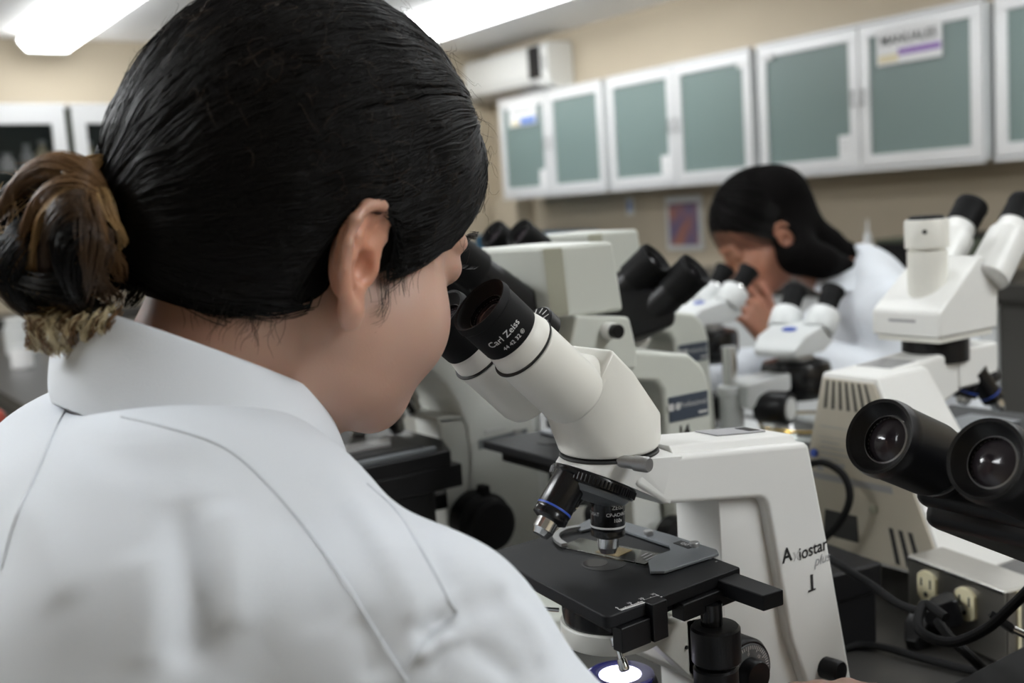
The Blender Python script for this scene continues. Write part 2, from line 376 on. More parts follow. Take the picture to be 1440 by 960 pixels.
for i, (x, h, r, m, lb) in enumerate(((.93, .12, .035, 'cool', 'small white bottle, leftmost behind the far cabinet glass'), (1.08, .20, .045, 'paper', 'tall white bottle behind the far cabinet glass, second from the left edge'),
        (1.20, .11, .045, 'paper', 'squat white jar between two bottles behind the far cabinet glass'), (1.31, .16, .035, 'cool', 'slim grey-white bottle behind the far cabinet glass'), (1.40, .18, .04, 'yellow', 'cream bottle beside the bright cabinet divider'),
        (1.66, .17, .04, 'yellow', 'cream bottle in the cabinet just left of the hair'), (1.77, .12, .04, 'paper', 'short white jar in the cabinet just left of the hair'))):
    far_bottle(x, h, r, m, lb)

# ---- counters along the walls
t = thing('wall_counter', 'grey worktop counter running along the wall under the frosted cabinets', 'counter', (RX, 0, 0))
MB().span((-.66, -.6, .79), (0, 6.6, .86)).build('worktop', 'bench', t, .004)
MB().span((-.60, -.6, .08), (0, 6.6, .79)).build('carcass', 'wood', t, .002)
for k in range(9):
    y = -.54+k*.62
    if k in (2, 4): continue
    d = MB().span((-.622, y, .12), (-.602, y+.60, .77)).build('door', 'cool', t, .003)
    MB().cyl((-.63, y+.545, .50), (-.63, y+.545, .60), .006, n=8).build('handle', 'dull', d)
t = thing('far_counter', 'dark counter along the far wall beneath the glass cabinets', 'counter', (0, FY-.003, 0))
MB().span((-.2, -.62, .80), (3.9, 0, .86)).build('worktop', 'bench', t, .004)
MB().span((-.2, -.58, 0), (3.9, 0, .80)).build('carcass', 'wood', t, .002)

# ---- benches
t = thing('laboratory_bench', 'dark-topped laboratory bench carrying all the near microscopes', 'bench', (0, 0, 0))
MB().span((.335, -1.2, BZ-.04), (1.62, 2.25, BZ)).build('worktop', 'bench', t, .004)
MB().span((.50, -1.1, .06), (1.42, 2.15, BZ-.04)).build('cabinet_body', 'wood', t, .003)
t = thing('laboratory_bench', 'farther dark laboratory bench beyond the first, seen under the hair bun', 'bench', (0, 0, 0))
MB().span((.53, 2.75, BZ-.04), (1.75, 6.0, BZ)).build('worktop', 'bench', t, .004)
MB().span((.62, 2.85, .06), (1.66, 5.9, BZ-.04)).build('cabinet_body', 'wood', t, .003)

# ---- wall things
t = thing('wall_poster', 'small framed orange and blue picture on the wall beside the dark-haired woman', 'poster', (RX, 5.02, 1.13))
MB().span((-.015, -.16, -.17), (-.001, .16, .17)).build('frame', 'cool', t, .002)
MB().span((-.0165, -.13, -.14), (-.0152, .13, .12)).build('print', mat('poster_print', (0.50, 0.20, 0.12), 0.6, col2=(0.10, 0.13, 0.30), vscale=9), t, smooth=False)
t = thing('wall_socket', 'small white socket plate on the wall below the second frosted cabinet', 'socket', (RX, 5.53, 1.25))
MB().span((-.01, -.035, -.06), (-.0, .035, .06)).build('plate', 'cool', t, .002)
MB().span((-.012, -.015, -.03), (-.0102, .015, .03)).build('receptacle', 'blueprint', t, .001)
# ---- things on the wall counter
t = thing('wash_bottle', 'white pointed wash bottle on the counter right of the dark-haired woman', 'bottle', (4.40, 3.43, .86))
MB().lathe([(.036, 0), (.038, .01), (.036, .10), (.020, .15), (.016, .16)], (0, 0, 0), (0, 0, 1), 20).build('body', 'paper', t)
MB().lathe([(.018, .158), (.017, .185), (.006, .20), (.0035, .26), (.0, .262)], (0, 0, 0), (0, 0, 1), 16).build('nozzle', 'cool', t)
MB().lathe([(.0365, .055), (.0372, .06), (.037, .085), (.0362, .09)], (0, 0, 0), (0, 0, 1), 20).build('label_band', mat('green_band', (.12, .35, .28), .5), t)
def bx(name, label, cat, c, d, m, lid=None, group=None):
    t = thing(name, label, cat, (c[0], c[1], c[2]), 0, group)
    MB().span((-d[0]/2, -d[1]/2, 0), (d[0]/2, d[1]/2, d[2])).build('body', m, t, .006)
    if lid: MB().span((-d[0]/2-.004, -d[1]/2-.004, d[2]), (d[0]/2+.004, d[1]/2+.004, d[2]+.018)).build('lid', lid, t, .004)
    return t
bx('storage_box', 'dark storage box on the counter beside the wash bottle', 'box', (4.42, 3.20, .86), (.22, .24, .15), 'black', 'plant')
bx('storage_box', 'olive storage box on the counter behind the white trinocular microscope', 'box', (4.42, 2.88, .86), (.22, .26, .17), 'plant', 'black')
bx('storage_box', 'long blue-black box standing on the counter under the frosted cabinets', 'box', (4.35, 6.15, .86), (.34, 1.0, .25), 'teal', None)
t = thing('reagent_tray', 'stacked cream trays on the counter at the right picture edge', 'tray', (4.28, 2.0, .86))
for k in range(3): MB().span((-.14, -.20, k*.045), (.14, .20, k*.045+.03)).build('tray', 'ivory' if k % 2 == 0 else 'cool', t, .004)
t = thing('bench_instrument', 'pale desktop instrument with a round knob on the far counter', 'instrument', (3.0, FY-.30, .86))
MB().prism([(-.20, 0), (.20, 0), (.20, .16), (-.10, .22), (-.20, .22)], -.14, .14).build('housing', 'ltgrey', t, .01)
MB().cyl((-.1, -.14, .10), (-.1, -.165, .10), .03).build('knob', 'black', t)

# ---- aisle on the left: stool with red seat, dark equipment trolley
t = thing('lab_chair', 'laboratory chair with a red backrest at the left edge beside the coat shoulder', 'chair', (.10, 2.26, 0))
MB().hull([(.19+dx, y, z) for dx in (0, .022) for y, z in ((-.20, .72), (.20, .72), (-.17, .985), (.17, .985))]).build('backrest', 'red', t, .01, 3)
MB().lathe([(.20, .44), (.215, .455), (.215, .485), (.19, .50), (0, .505)], (0, 0, 0), (0, 0, 1), 32).build('seat', 'red', t)
MB().tube(spline([(.14, 0, .45), (.20, 0, .47), (.222, 0, .60), (.215, 0, .80)], 6), .012).build('back_bar', 'black', t)
MB().cyl((0, 0, .08), (0, 0, .45), .025).build('column', 'chrome', t)
for k in range(5):
    a = k*2*math.pi/5; MB().hull([(0, 0, .10), (.02*math.cos(a+1.57), .02*math.sin(a+1.57), .07), (-.02*math.cos(a+1.57), -.02*math.sin(a+1.57), .07), (.26*math.cos(a), .26*math.sin(a), .05), (.26*math.cos(a), .26*math.sin(a), .03), (0, 0, .04)]).build('leg', 'black', t)
    MB().lathe([(.022, -.01), (.022, .01)], (.26*math.cos(a), .26*math.sin(a), .022), (-math.sin(a), math.cos(a), 0), 14).build('caster', 'rubber', t)
t = thing('equipment_rack', 'dark equipment rack standing in the left aisle behind the hair bun', 'rack', (-.05, 5.3, 0))
for z in (.12, .5, .88): MB().span((-.3, -.3, z), (.3, .3, z+.03)).build('shelf', 'plant', t, .003)
for sx in (-.28, .28):
    for sy in (-.28, .28): MB().span((sx-.015, sy-.015, 0), (sx+.015, sy+.015, .91)).build('post', 'black', t)
def pale_thing(x, y, z, s, m, label):
    t = thing('sample_jar', label, 'jar', (x, y, z), 0, 'pale jars on the farther bench')
    MB().lathe([(s*.5, 0), (s*.55, .004), (s*.55, s*.9), (s*.4, s)], (0, 0, 0), (0, 0, 1), 16).build('body', m, t)
    MB().lathe([(s*.48, s), (s*.48, s*1.2)], (0, 0, 0), (0, 0, 1), 16).build('lid', 'cool', t)
pale_thing(.80, 4.75, BZ, .12, 'cool', 'pale jar at the left picture edge under the hair bun')
pale_thing(.99, 5.40, BZ, .10, 'ivory', 'cream jar standing behind the pale jar on the farther bench')
pale_thing(.70, 4.20, BZ, .07, 'paper', 'smallest white jar on the farther bench')
# ================================================================== microscopes
class WB(MB):
    # points are given in room coordinates and stored relative to the thing (and its turn)
    def put(s, name, m, root, bevel=0.0, segs=2, parent=None, label=None, smooth=True):
        A = (Matrix.Translation(root.location) @ Matrix.Rotation(root.rotation_euler.z, 4, 'Z')).inverted()
        s.v = [tuple(A @ Vector(v)) for v in s.v]
        return s.build(name, m, parent if parent is not None else root, bevel, segs, label, smooth)
def rnd(poly, i, r, n=5):
    # round corner i of a polygon
    p = [Vector((a, b)) for a, b in poly]; c = p[i]; a = (p[i-1]-c).normalized(); b = (p[(i+1) % len(p)]-c).normalized()
    out = [tuple(q) for q in p]; P0, P1 = c+a*r, c+b*r
    arc = [tuple(P0*(1-t)**2 + c*2*t*(1-t) + P1*t*t) for t in [k/n for k in range(n+1)]]
    return out[:i]+arc+out[i+1:]
def eyepiece(root, P, d, r, L, rubber='rubber', lens='lens', eyecup=True):
    # P: rim centre, d: unit vector from the body out to the eye
    d = Vector(d).normalized(); P = Vector(P)
    b = MB().lathe([(r*.99, -L), (r*1.0, -L*.97), (r*1.0, -L*.20), (r*1.03, -L*.17), (r*1.03, -.004), (r*.985, 0), (r*.90, -.0006), (r*.84, -.003), (r*.62, -.007), (r*.60, -.0095)], P, d, 48)
    o = b.build('eyepiece', rubber, root)
    MB().lathe([(r*.60, 0), (r*.50, .0012), (r*.30, .0024), (0, .0030)], P-d*.0095, d, 32).build('eye_lens', lens, o)
    MB().lathe([(r*.60, -.0095), (r*.64, -.0068), (r*.60, -.0062)], P, d, 32, cap=False).build('lens_ring', 'dull', o)
    return o
def objective(root, P, d, r, L, band='whiteprint', tip=.36, lines=None, a0=0.0):
    # P: seat on the nosepiece, d: direction toward the specimen
    d = Vector(d).normalized(); P = Vector(P); h = L*(1-tip)
    o = MB().lathe([(r*1.12, 0), (r*1.12, L*.05), (r, L*.07), (r, h*.80), (r*.985, h*.81), (r*.985, h*.86), (r*1.0, h*.87), (r*1.0, h*.95), (r*.72, h)], P, d, 40).build('objective', 'satin', root)
    MB().lathe([(r*.62, h-.002), (r*.62, h+L*tip*.62), (r*.56, h+L*tip*.70), (r*.46, h+L*tip*.98), (r*.30, L)], P, d, 32).build('objective_tip', 'chrome', o)
    MB().lathe([(r*1.004, h*.74), (r*1.008, h*.745), (r*1.008, h*.775), (r*1.004, h*.78)], P, d, 40).build('colour_band', band, o)
    return o

# ---- main microscope at the seated woman's eyes
YC, AXX = .579, .4557
mic = thing('microscope', 'cream compound microscope marked 1, the woman in the foreground looks into it', 'microscope', (.53, YC, BZ))
def N_(px, py): p = on('y', .547, px, py); return (p[0], p[2])
prof = [N_(903, 645), N_(1138, 622), N_(1165, 760), N_(1198, 950), (.688, BZ+.002), (.645, BZ+.002), N_(1113, 900), N_(1078, 700), N_(936, 710), N_(893, 683)]
prof = rnd(prof, 7, .010); prof = rnd(prof, 1, .004, 3)
WB().prism(prof, .547, .611).put('arm', 'white', mic, .0042, 2)
# raised spine on top of the arm
zt = lambda x: 1.1093 - (x-.4649)*.1067
WB().hull([(x, y, zt(x)+dz) for x in (.497, .622) for y, dz in ((.553, -.001), (.606, -.001), (.5575, .0052), (.6015, .0052))]).put('top_ridge', 'white', mic, .0012, 2)
WB().hull([(x, y, zt(x)+.0052+dz) for x in (.560, .612) for y in (.575, .5985) for dz in (.0003, .0012)]).put('top_label', 'greyprint', mic, .0004, 1)
WB().hull([(x, y, zt(x)+.0066+dz) for x in (.598, .609) for y in (.579, .594) for dz in (-.0003, .0002)]).put('top_inset', 'black', mic)
# chin of the arm above the nosepiece: round in plan, sloping below
TC = Vector((.4614, YC, 1.1100)); NA = Vector((-.46, 0, -.888)).normalized()      # nosepiece axis points down and to the operator
ND = Vector((.448, YC, 1.0955))
WB().hull([p+Vector((0, 0, -.0008)) for p in circle(TC, (0, 0, 1), .0338, 48)] + circle(ND, NA, .0285, 48) + [Vector((x, y, z)) for x, z in ((.50, 1.1045), (.487, 1.074)) for y in (.5475, .6105)]).put('head_mount', 'white', mic)
WB().hull([Vector((x, y, z)) for x, z in ((.468, 1.0905), (.4835, 1.0745), (.500, 1.0735), (.490, 1.083)) for y in (.553, .605)]).put('mount_underside', 'black', mic, .001)
WB().lathe([(.0338, 0), (.0345, .0006), (.0345, .0016), (.0338, .0022)], TC+Vector((0, 0, -.001)), (0, 0, 1), 56).put('seam_ring', 'print', mic)
# clamp pin
p = on('y', .547, 884, 648)
WB().lathe([(.0042, 0), (.0042, .012), (.0052, .0125), (.0052, .022), (.0044, .0235), (0, .0235)], (p[0]-.004, .551, p[2]), (.25, -1, 0), 20).put('clamp_screw', 'dull', mic)
# nosepiece: knurled ring, cone, four ports
WB().lathe([(.027, 0), (.0295, .001), (.0300, .002), (.0300, .0075), (.0292, .0085), (.027, .009)], ND, NA, 64).put('nosepiece_ring', 'satin', mic)
kn = MB(); F = frame_of(NA)
for k in range(72):
    a = 2*math.pi*k/72; c = ND + F @ Vector((.0300*math.cos(a), .0300*math.sin(a), .0048)); kn.box(c, (.0010, .0010, .0048), F)
w = WB(); w.v, w.f = kn.v, kn.f; w.put('knurling', 'black', mic, smooth=False)
WB().lathe([(.0272, .0085), (.0272, .0098), (.0250, .0130), (.012, .0175), (0, .018)], ND, NA, 56).put('nosepiece', 'silver', mic)
adir = Vector((0, 0, -1)); seat0 = Vector((AXX+.0025, YC, 1.0800))
for ang, kind in ((0, 0), (180, 1), (-95, 2)):
    R = Matrix.Rotation(math.radians(ang), 3, NA); rel = seat0-ND; d = R @ adir; s = ND + R @ rel
    w = mic
    if kind == 0:
        tgt = Vector((AXX, YC, 1.0390)); L = (tgt-seat0).length+.004; dd = (tgt-seat0).normalized()
        ob = objective(mic, seat0-dd*.006-mic.location, dd, .0120, L+.0015, 'whiteprint', .24)
        fo = seat0-dd*.006-mic.location
        hh = Vector((1, 0, 0))
        def ring_text(s, size, dist, ang, m='whiteprint'):
            round_lettering(s, size, Vector(fo)+dd*dist, -dd, .01212, ang, m, mic, hint=(1, 0, 0))
        F0 = frame_of(-dd, (1, 0, 0)); cv = Vector((CAM[0], CAM[1], CAM[2]))-seat0; cv.normalize()
        a0 = math.atan2(cv.dot(F0.col[1]), cv.dot(F0.col[0]))
        ring_text('ZEISS', .0042, .0125, a0+.62); ring_text('ACHROMAT', .0034, .0175, a0-1.30); ring_text('CP-ACHROMAT', .0034, .0175, a0+.90)
        ring_text('100x', .0036, .0215, a0+.62)
    elif kind == 1:
        dd = Vector((-.66, -.02, -.75)).normalized(); s = Vector((.4285, YC-.002, 1.1010))
        ob = objective(mic, s-mic.location, dd, .0122, .0475, 'blue', .24)
    else:
        ob = objective(mic, s-d*.003-mic.location, d, .0118, .028, 'yellow', .3)
R = Matrix.Rotation(math.radians(-80), 3, NA); s = ND + R @ (seat0-ND)
WB().lathe([(.0085, -.002), (.0085, .002), (.006, .003), (.0035, .003)], s+(R @ adir)*.001, R @ adir, 20).put('port_plug', 'dull', mic)

# ---- binocular tube
TD = Vector((-.725, 0, .689)).normalized()
eyeN = Vector(on('y', .547, 673, 428)); 
B0 = Vector((.4614, YC, 1.1118))
elb = [Vector((x, y, z)) for x, z in ((.4958, 1.1342), (.4951, 1.118)) for y in (.562, .596)]
sect = [Vector((x, y, z)) for x, z in ((.4501, 1.1850), (.423, 1.148)) for y in (.556, .602)]
mid = [Vector((x, y, z)) for x, z in ((.4700, 1.1665),) for y in (.558, .600)]
WB().hull(circle(B0, (0, 0, 1), .0338, 48) + [p for p in circle(B0+Vector((0, 0, .012)), (0, 0, 1), .0338, 48)] + elb + sect + mid).put('tube_body', 'cream', mic, .003, 3)
# round hinge boss between the two tubes
bc = Vector((.4470, YC, 1.1560))
WB().lathe([(.024, -.030), (.0245, -.028), (.0245, -.002), (.023, 0)], bc+TD*.012, TD, 48).put('hinge_boss', 'cream', mic)
WB().lathe([(.0165, 0), (.0165, .0016), (.015, .002), (0, .002)], bc+TD*.0135+Vector((.004, 0, .0045)), TD, 40).put('hinge_disc', 'dull', mic)
# interpupillary dial between the tubes
dc = Vector(on('y', YC, 736, 448))+TD*-.012
WB().lathe([(.0165, -.010), (.0165, -.001), (.0155, 0), (0, 0)], dc+TD*.004, TD, 40).put('spacing_dial', 'black', mic)
for k in range(7):
    a = -1.2+k*.4; F = frame_of(TD); c = dc+TD*.0042+F @ Vector((.0125*math.sin(a), .0125*math.cos(a), 0))
    q = WB(); q.box(c, (.0009, .0042, .0003), F @ Matrix.Rotation(-a, 3, 'Z')); q.put('dial_mark', 'whiteprint', mic, smooth=False)
for yy, nm in ((.547, 'near'), (.611, 'far')):
    sg = 1 if yy < YC else -1
    E = eyeN.copy(); E.y = yy
    if sg < 0: E = E-TD*.013
    # housing: rounded below, closing on the hinge
    a = E-TD*.0430; b = E-TD*.0985
    UP = Vector((.689, 0, .725)); LAT = Vector((0, 1, 0))
    def sec(c, r, rt): 
        out = []
        for k in range(40):
            t = 2*math.pi*k/40; x, y = math.sin(t), math.cos(t)
            yy_ = y*rt if y > 0 else y*r
            out.append(c + LAT*(x*r) + UP*yy_)
        return out
    WB().hull(sec(a, .0222, .0205) + sec(b+TD*.010, .0228, .021) + sec(b+TD*.003, .021, .019) + sec(b, .0175, .016)).put('tube_housing', 'cream', mic, .0012, 2)
    WB().hull([p+Vector((0, 0, 0)) for p in circle(bc+TD*.004, TD, .024, 32)]+circle(bc-TD*.022, TD, .024, 32)+[b+TD*.012+UP*.012+LAT*sg*.010, b+TD*.040+UP*.012+LAT*sg*.010, b+TD*.012-UP*.010+LAT*sg*.010, b+TD*.040-UP*.010+LAT*sg*.010]).put('prism_case', 'cream', mic, .002, 2)
    WB().lathe([(.0218, 0), (.0223, .0004), (.0223, .0010), (.0218, .0014)], a+TD*.0004+UP*-.0008, TD, 48).put('seam_ring', 'print', mic)
    WB().lathe([(.0210, 0), (.0212, .002), (.0195, .010), (.0190, .0108), (.0176, .013), (.0176, .030)], a+TD*.001, TD, 48).put('eye_tube', 'cream', mic)
    WB().lathe([(.0020, 0), (.0020, .0008), (.0008, .0010), (.0008, .0004), (0, .0004)], a+TD*.0075-LAT*sg*.0166-UP*.0088, (-LAT*sg*.85-UP*.5), 14).put('set_screw', 'dull', mic)
    ep = eyepiece(mic, E-mic.location, TD, .0197, .0290)
    if sg > 0:
        F0 = frame_of(TD, (0, 0, 1)); cv = (Vector(CAM)-E).normalized(); a0 = math.atan2(cv.dot(F0.col[1]), cv.dot(F0.col[0]))
        round_lettering('Carl Zeiss', .0060, E-mic.location-TD*.0170, TD, .01985, a0-.15, 'whiteprint', ep)
        round_lettering('44 42 32 \u00ae', .0038, E-mic.location-TD*.0238, TD, .01985, a0-.05, 'whiteprint', ep)

# ---- stage, specimen holder, slide
ST = 1.0327
def Sg(x, y, z=ST): return (x, y, z)
q = [(.3898, .5001), (.5116, .5082), (.5235, .664), (.4050, .6583)]
q = rnd(q, 0, .006, 4)
WB().prism(q, ST-.0085, ST, 'z').put('stage_plate', 'stage', mic, .0012, 2)
MBm = WB().prism([(.3985, .5065), (.508, .5145), (.518, .655), (.412, .650)], ST-.0150, ST-.0085, 'z'); MBm.put('stage_carriage', 'stage', mic, .001)
WB().prism([(.452, .500), (.506, .5035), (.506, .516), (.452, .512)], ST-.0200, ST-.0085, 'z').put('travel_rail', 'black', mic, .001)
# window in the stage: dark well with pale condenser top
WB().lathe([(.0158, 0), (.0158, .0004)], (AXX-.004, YC, ST-.0001), (0, 0, 1), 40).put('stage_opening', 'print', mic)
WB().lathe([(.0085, 0), (.0085, .0006)], (AXX-.0085, YC+.004, ST), (0, 0, 1), 32).put('condenser_lens', 'lens', mic)
WB().prism([(.398, .4965), (.4225, .498), (.4225, .5075), (.398, .506)], ST-.0245, ST-.0085, 'z').put('vernier_block', 'black', mic, .0008)
WB().prism([(.4225, .4955), (.4355, .4965), (.4355, .5060), (.4225, .506)], ST-.024, ST+.0006, 'z').put('vernier_slider', 'black', mic, .0008)
sc = MB()
for k in range(31):
    x = .4035+k*.0011; L = .0034 if k % 10 == 0 else (.0026 if k % 5 == 0 else .0018)
    sc.span((x, .5022+(x-.39)*.066, ST), (x+.00035, .5022+(x-.39)*.066+L, ST+.0002))
sc.span((.4035, .5017+.0009, ST), (.437, .5017+.0013+.0005, ST+.0002))
for k, s in enumerate(('0', '10', '20', '30')): lettering(s, .0034, (.4042+k*.0105, .5078+k*.0007, ST+.0002), (1, .066, 0), (0, 1, 0), mb=sc)
w = WB(); w.v, w.f = sc.v, sc.f; w.put('scale_marks', 'whiteprint', mic, smooth=False)
sc = MB()
for k in range(3): lettering(str(9-k), .0036, (.5085+k*.0004, .527+k*.007, ST+.0002), (0, 1, 0), (-1, 0, 0), mb=sc)
w = WB(); w.v, w.f = sc.v, sc.f; w.put('scale_marks', 'whiteprint', mic, smooth=False)
# side lever of the travel drive
a = on('z', ST, 1018, 800); b = on('z', ST, 1083, 828)
WB().hull([(x, y, z) for x, y in ((.489, .515), (.5085, .517), (.4885, .4665), (.506, .4655)) for z in (ST-.0135, ST-.003)]).put('travel_arm', 'stage', mic, .001)
# slide holder: flat grey plates round a window
H = ST+.0005
hp = [(.4585, .5385), (.4655, .5320), (.5165, .5330), (.5215, .5400), (.5225, .5900), (.5200, .6500), (.505, .6640), (.486, .6560), (.4830, .6450), (.500, .6440), (.5060, .6350), (.5045, .5700), (.4980, .5620), (.4840, .5610), (.4720, .5560)]
WB().prism(hp, H, H+.0022, 'z').put('slide_holder', 'silver', mic, .0005, 1)
arc = spline([(.4865, .652, H+.0015), (.474, .654, H+.0015), (.4615, .6475, H+.0015), (.4545, .6365, H+.0015), (.4515, .6245, H+.0015)], 6)
wq = MB(); n = len(arc)
for i in range(n-1):
    a, b = arc[i], arc[i+1]; t = (b-a).normalized(); s = Vector((-t.y, t.x, 0))*.0024
    wq.hull([a+s, a-s, b+s, b-s, a+s+Vector((0, 0, .0022)), a-s+Vector((0, 0, .0022)), b+s+Vector((0, 0, .0022)), b-s+Vector((0, 0, .0022))])
w = WB(); w.v, w.f = wq.v, wq.f; w.put('spring_clip', 'dull', mic, smooth=False)
for x, y in ((.5195, .556), (.5150, .600), (.507, .652)):
    WB().lathe([(.0036, 0), (.0036, .0028), (.0030, .0034), (0, .0034)], (x-.004, y, H+.002), (0, 0, 1), 18).put('holder_screw', 'dull', mic)
WB().prism([(.5085, .5550), (.5165, .5555), (.5175, .5720), (.5095, .5715)], H+.0022, H+.0026, 'z').put('holder_mark', 'black', mic)
lettering('0|0', .0055, (.5130-.53, .5634-YC, H+.0028-BZ), (0, -1, 0), (1, 0, 0), 'whiteprint', mic)
sl = thing('glass_slide', 'glass specimen slide held on the black stage under the objective', 'slide', (.470, .594, H))
sl.rotation_euler = (0, 0, math.radians(104))
MB().span((-.038, -.0125, 0), (.038, .0125, .0012)).build('glass', 'glass', sl, .0002, 1)
MB().span((-.013, -.008, .0012), (.007, .009, .0015)).build('smear', mat('amber_smear', (.55, .42, .22), .15, alpha=.5), sl)
q = MB()
for k in range(3): q.span((-.035+k*.004, -.008, .00122), (-.0338+k*.004, .006-k*.003, .0014))
q.build('pencil_mark', 'greyprint', sl, smooth=False)

# ---- under the stage: condenser, carrier, focus block
WB().lathe([(.0300, 0), (.0335, .003), (.0345, .010), (.0345, .022), (.030, .024)], (AXX, YC, .990), (0, 0, 1), 48).put('condenser', 'satin', mic)
WB().lathe([(.0352, 0), (.0362, .002), (.0362, .013), (.0352, .014)], (AXX, YC, .979), (0, 0, 1), 56).put('carrier_ring', 'cream', mic)
cr = [(.4700, .9910), (.5165, .9870), (.5175, .9420), (.5020, .9420), (.4680, .9780)]
WB().prism(cr, .5475, .5600).put('carrier_bracket', 'cream', mic, .0012)
WB().prism([(.4960, .9895), (.5180, .9860), (.5180, .9420), (.5020, .9420), (.4960, .950)], .5475, .611).put('carrier_block', 'cream', mic, .0015)
for x, z, r in ((.5085, .9655, .0052), ):
    WB().lathe([(r, -.001), (r, .0025), (r*.8, .003), (r*.45, .003), (r*.45, .001), (0, .001)], (x, .5475, z), (0, -1, 0), 24).put('bracket_screw', 'satin', mic)
WB().lathe([(.0014, 0), (.0014, .0008), (0, .0008)], (.4955, .5475, .9690), (0, -1, 0), 12).put('bracket_screw', 'print', mic)
p = Vector(on('y', .545, 868, 905)); dd = Vector((-.15, -.55, -.80)).normalized()
WB().lathe([(.0042, -.004), (.0042, .001), (.0022, .0015), (.0022, .010), (.0033, .0105), (.0036, .0165), (.0028, .018), (0, .018)], p, dd, 20).put('centring_screw', 'chrome', mic)
WB().cyl((.426, .600, 1.000), (.385, .640, 1.004), .0015, n=10).put('condenser_lever', 'chrome', mic)
WB().cyl((.399, .626, 1.0025), (.375, .650, 1.005), .0034, n=14).put('lever_grip', 'dull', mic)
WB().prism([(.5180, 1.010), (.5215, 1.010), (.5300, BZ+.03), (.5180, BZ+.03)], .5560, .602).put('slide_rail', 'white', mic, .001)
WB().prism([(.5410, 1.072), (.5800, 1.068), (.6000, 1.03), (.6250, .95), (.645, BZ+.03), (.5410, BZ+.03)], .5560, .6020).put('focus_block', 'white', mic, .0012)
WB().prism([(.5225, 1.014), (.5370, 1.014), (.5400, BZ+.03), (.5290, BZ+.03)], .5520, .606).put('guide_plate', 'white', mic, .001)
for z in (1.000, .972, .944):
    WB().lathe([(.0013, 0), (.0013, .0009), (0, .0009)], (.5315, .552, z), (0, -1, 0), 12).put('rail_screw', 'print', mic)
# pinion shaft and coaxial stage knobs
px, py = .4785, .5000
WB().cyl((px, py+.003, 1.018), (px, py+.003, .940), .0072).put('drive_shaft', 'satin', mic)
WB().lathe([(.0148, 0), (.0162, .0015), (.0162, .023), (.0148, .0245)], (px, py, .9790), (0, 0, 1), 40).put('stage_knob', 'black', mic)
WB().lathe([(.0135, 0), (.0147, .0015), (.0147, .026), (.0135, .0275)], (px+.0008, py+.002, .9480), (0, 0, 1), 40).put('stage_knob', 'black', mic)
# focus knobs with a scale
fc = Vector(on('y', .520, 1052, 946))
WB().lathe([(.0215, -.034), (.0235, -.032), (.0240, -.003), (.0225, -.0005), (.0222, 0)], fc, (0, -1, 0), 56).put('coarse_focus_knob', 'black', mic)
WB().lathe([(.0208, 0), (.0206, .0009), (0, .0009)], fc, (0, -1, 0), 56).put('focus_scale', 'silver', mic)
tk = MB()
for k in range(60):
    a = 2*math.pi*k/60; L = .0042 if k % 5 == 0 else .0026; c = fc+Vector(((.0196-L/2)*math.cos(a), -.0011, (.0196-L/2)*math.sin(a)))
    tk.box(c, (L, .0003, .0004), Matrix.Rotation(-a, 3, 'Y'))
for k in range(8):
    a = math.pi/2-k*math.pi/4; lettering(str(k*10), .0034, fc+Vector((.0138*math.cos(a), -.0012, .0138*math.sin(a))), (math.sin(a), 0, -math.cos(a)), (math.cos(a), 0, math.sin(a)), mb=tk)
w = WB(); w.v, w.f = tk.v, tk.f; w.put('scale_marks', 'whiteprint', mic, smooth=False)
WB().lathe([(.0115, 0), (.0115, .009), (.0105, .0105), (0, .0105)], fc, (0, -1, 0), 40).put('fine_focus_knob', 'black', mic)
kc = Vector(on('y', .547, 1160, 938))
WB().lathe([(.0085, -.003), (.0088, .013), (.0080, .0145), (0, .0145)], kc, (.12, -1, 0), 32).put('brightness_knob', 'black', mic)
# base and illuminator
WB().hull([Vector((.432, YC, z))+Vector((.043*math.cos(a), .043*math.sin(a), 0)) for z in (BZ+.003, BZ+.034) for a in [k*math.pi/12 for k in range(24)]] + [Vector((x, y, z)) for x in (.685,) for y in (.530, .628) for z in (BZ+.003, BZ+.034)]).put('base', 'white', mic, .004, 3)
lc = Vector((.4605, YC, .9490))
WB().lathe([(.034, BZ+.03-lc.z), (.034, -.045), (.0300, -.018), (.0262, -.004), (.0245, -.001), (.0185, 0), (.0185, -.003), (0, -.003)], lc, (0, 0, 1), 56).put('illuminator', 'satin', mic)
WB().lathe([(.0245, -.0012), (.0240, .0006), (.0205, .0012), (.0152, .0006), (.0150, -.0015)], lc, (0, 0, 1), 56, cap=False).put('lamp_ring', 'bluelens', mic)
WB().lathe([(.0150, -.002), (.0150, .0008), (.010, .0014), (0, .0016)], lc, (0, 0, 1), 48).put('lamp_window', 'lamp', mic)
for x in (.41, .67):
    for y in (.55, .61): WB().cyl((x, y, BZ), (x, y, BZ+.004), .008, n=16).put('foot', 'rubber', mic)
# name on the arm
def arm_text(s, size, px, py, m, **k):
    p = Vector(on('y', .5466, px, py))-mic.location; return lettering(s, size, p, (1, 0, .045), (-.02, 0, 1), m, mic, **k)
arm_text('A', .0155, 1107, 781, 'print', bold=.0003); arm_text('x', .0155, 1120, 779, 'paleprint'); arm_text('iostar', .0140, 1143.5, 772, 'print', bold=.0002)
arm_text('plus', .0110, 1156, 786, 'greyprint', shear=.3); arm_text('1', .0170, 1142, 820, 'print', bold=.0006)
q = WB(); q.box(on('y', .5466, 1142, 829.5), (.0080, .0003, .0013)); q.put('numeral_foot', 'print', mic, smooth=False)
AX_R, AX_U, AX_F = (Vector(a) for a in AX)
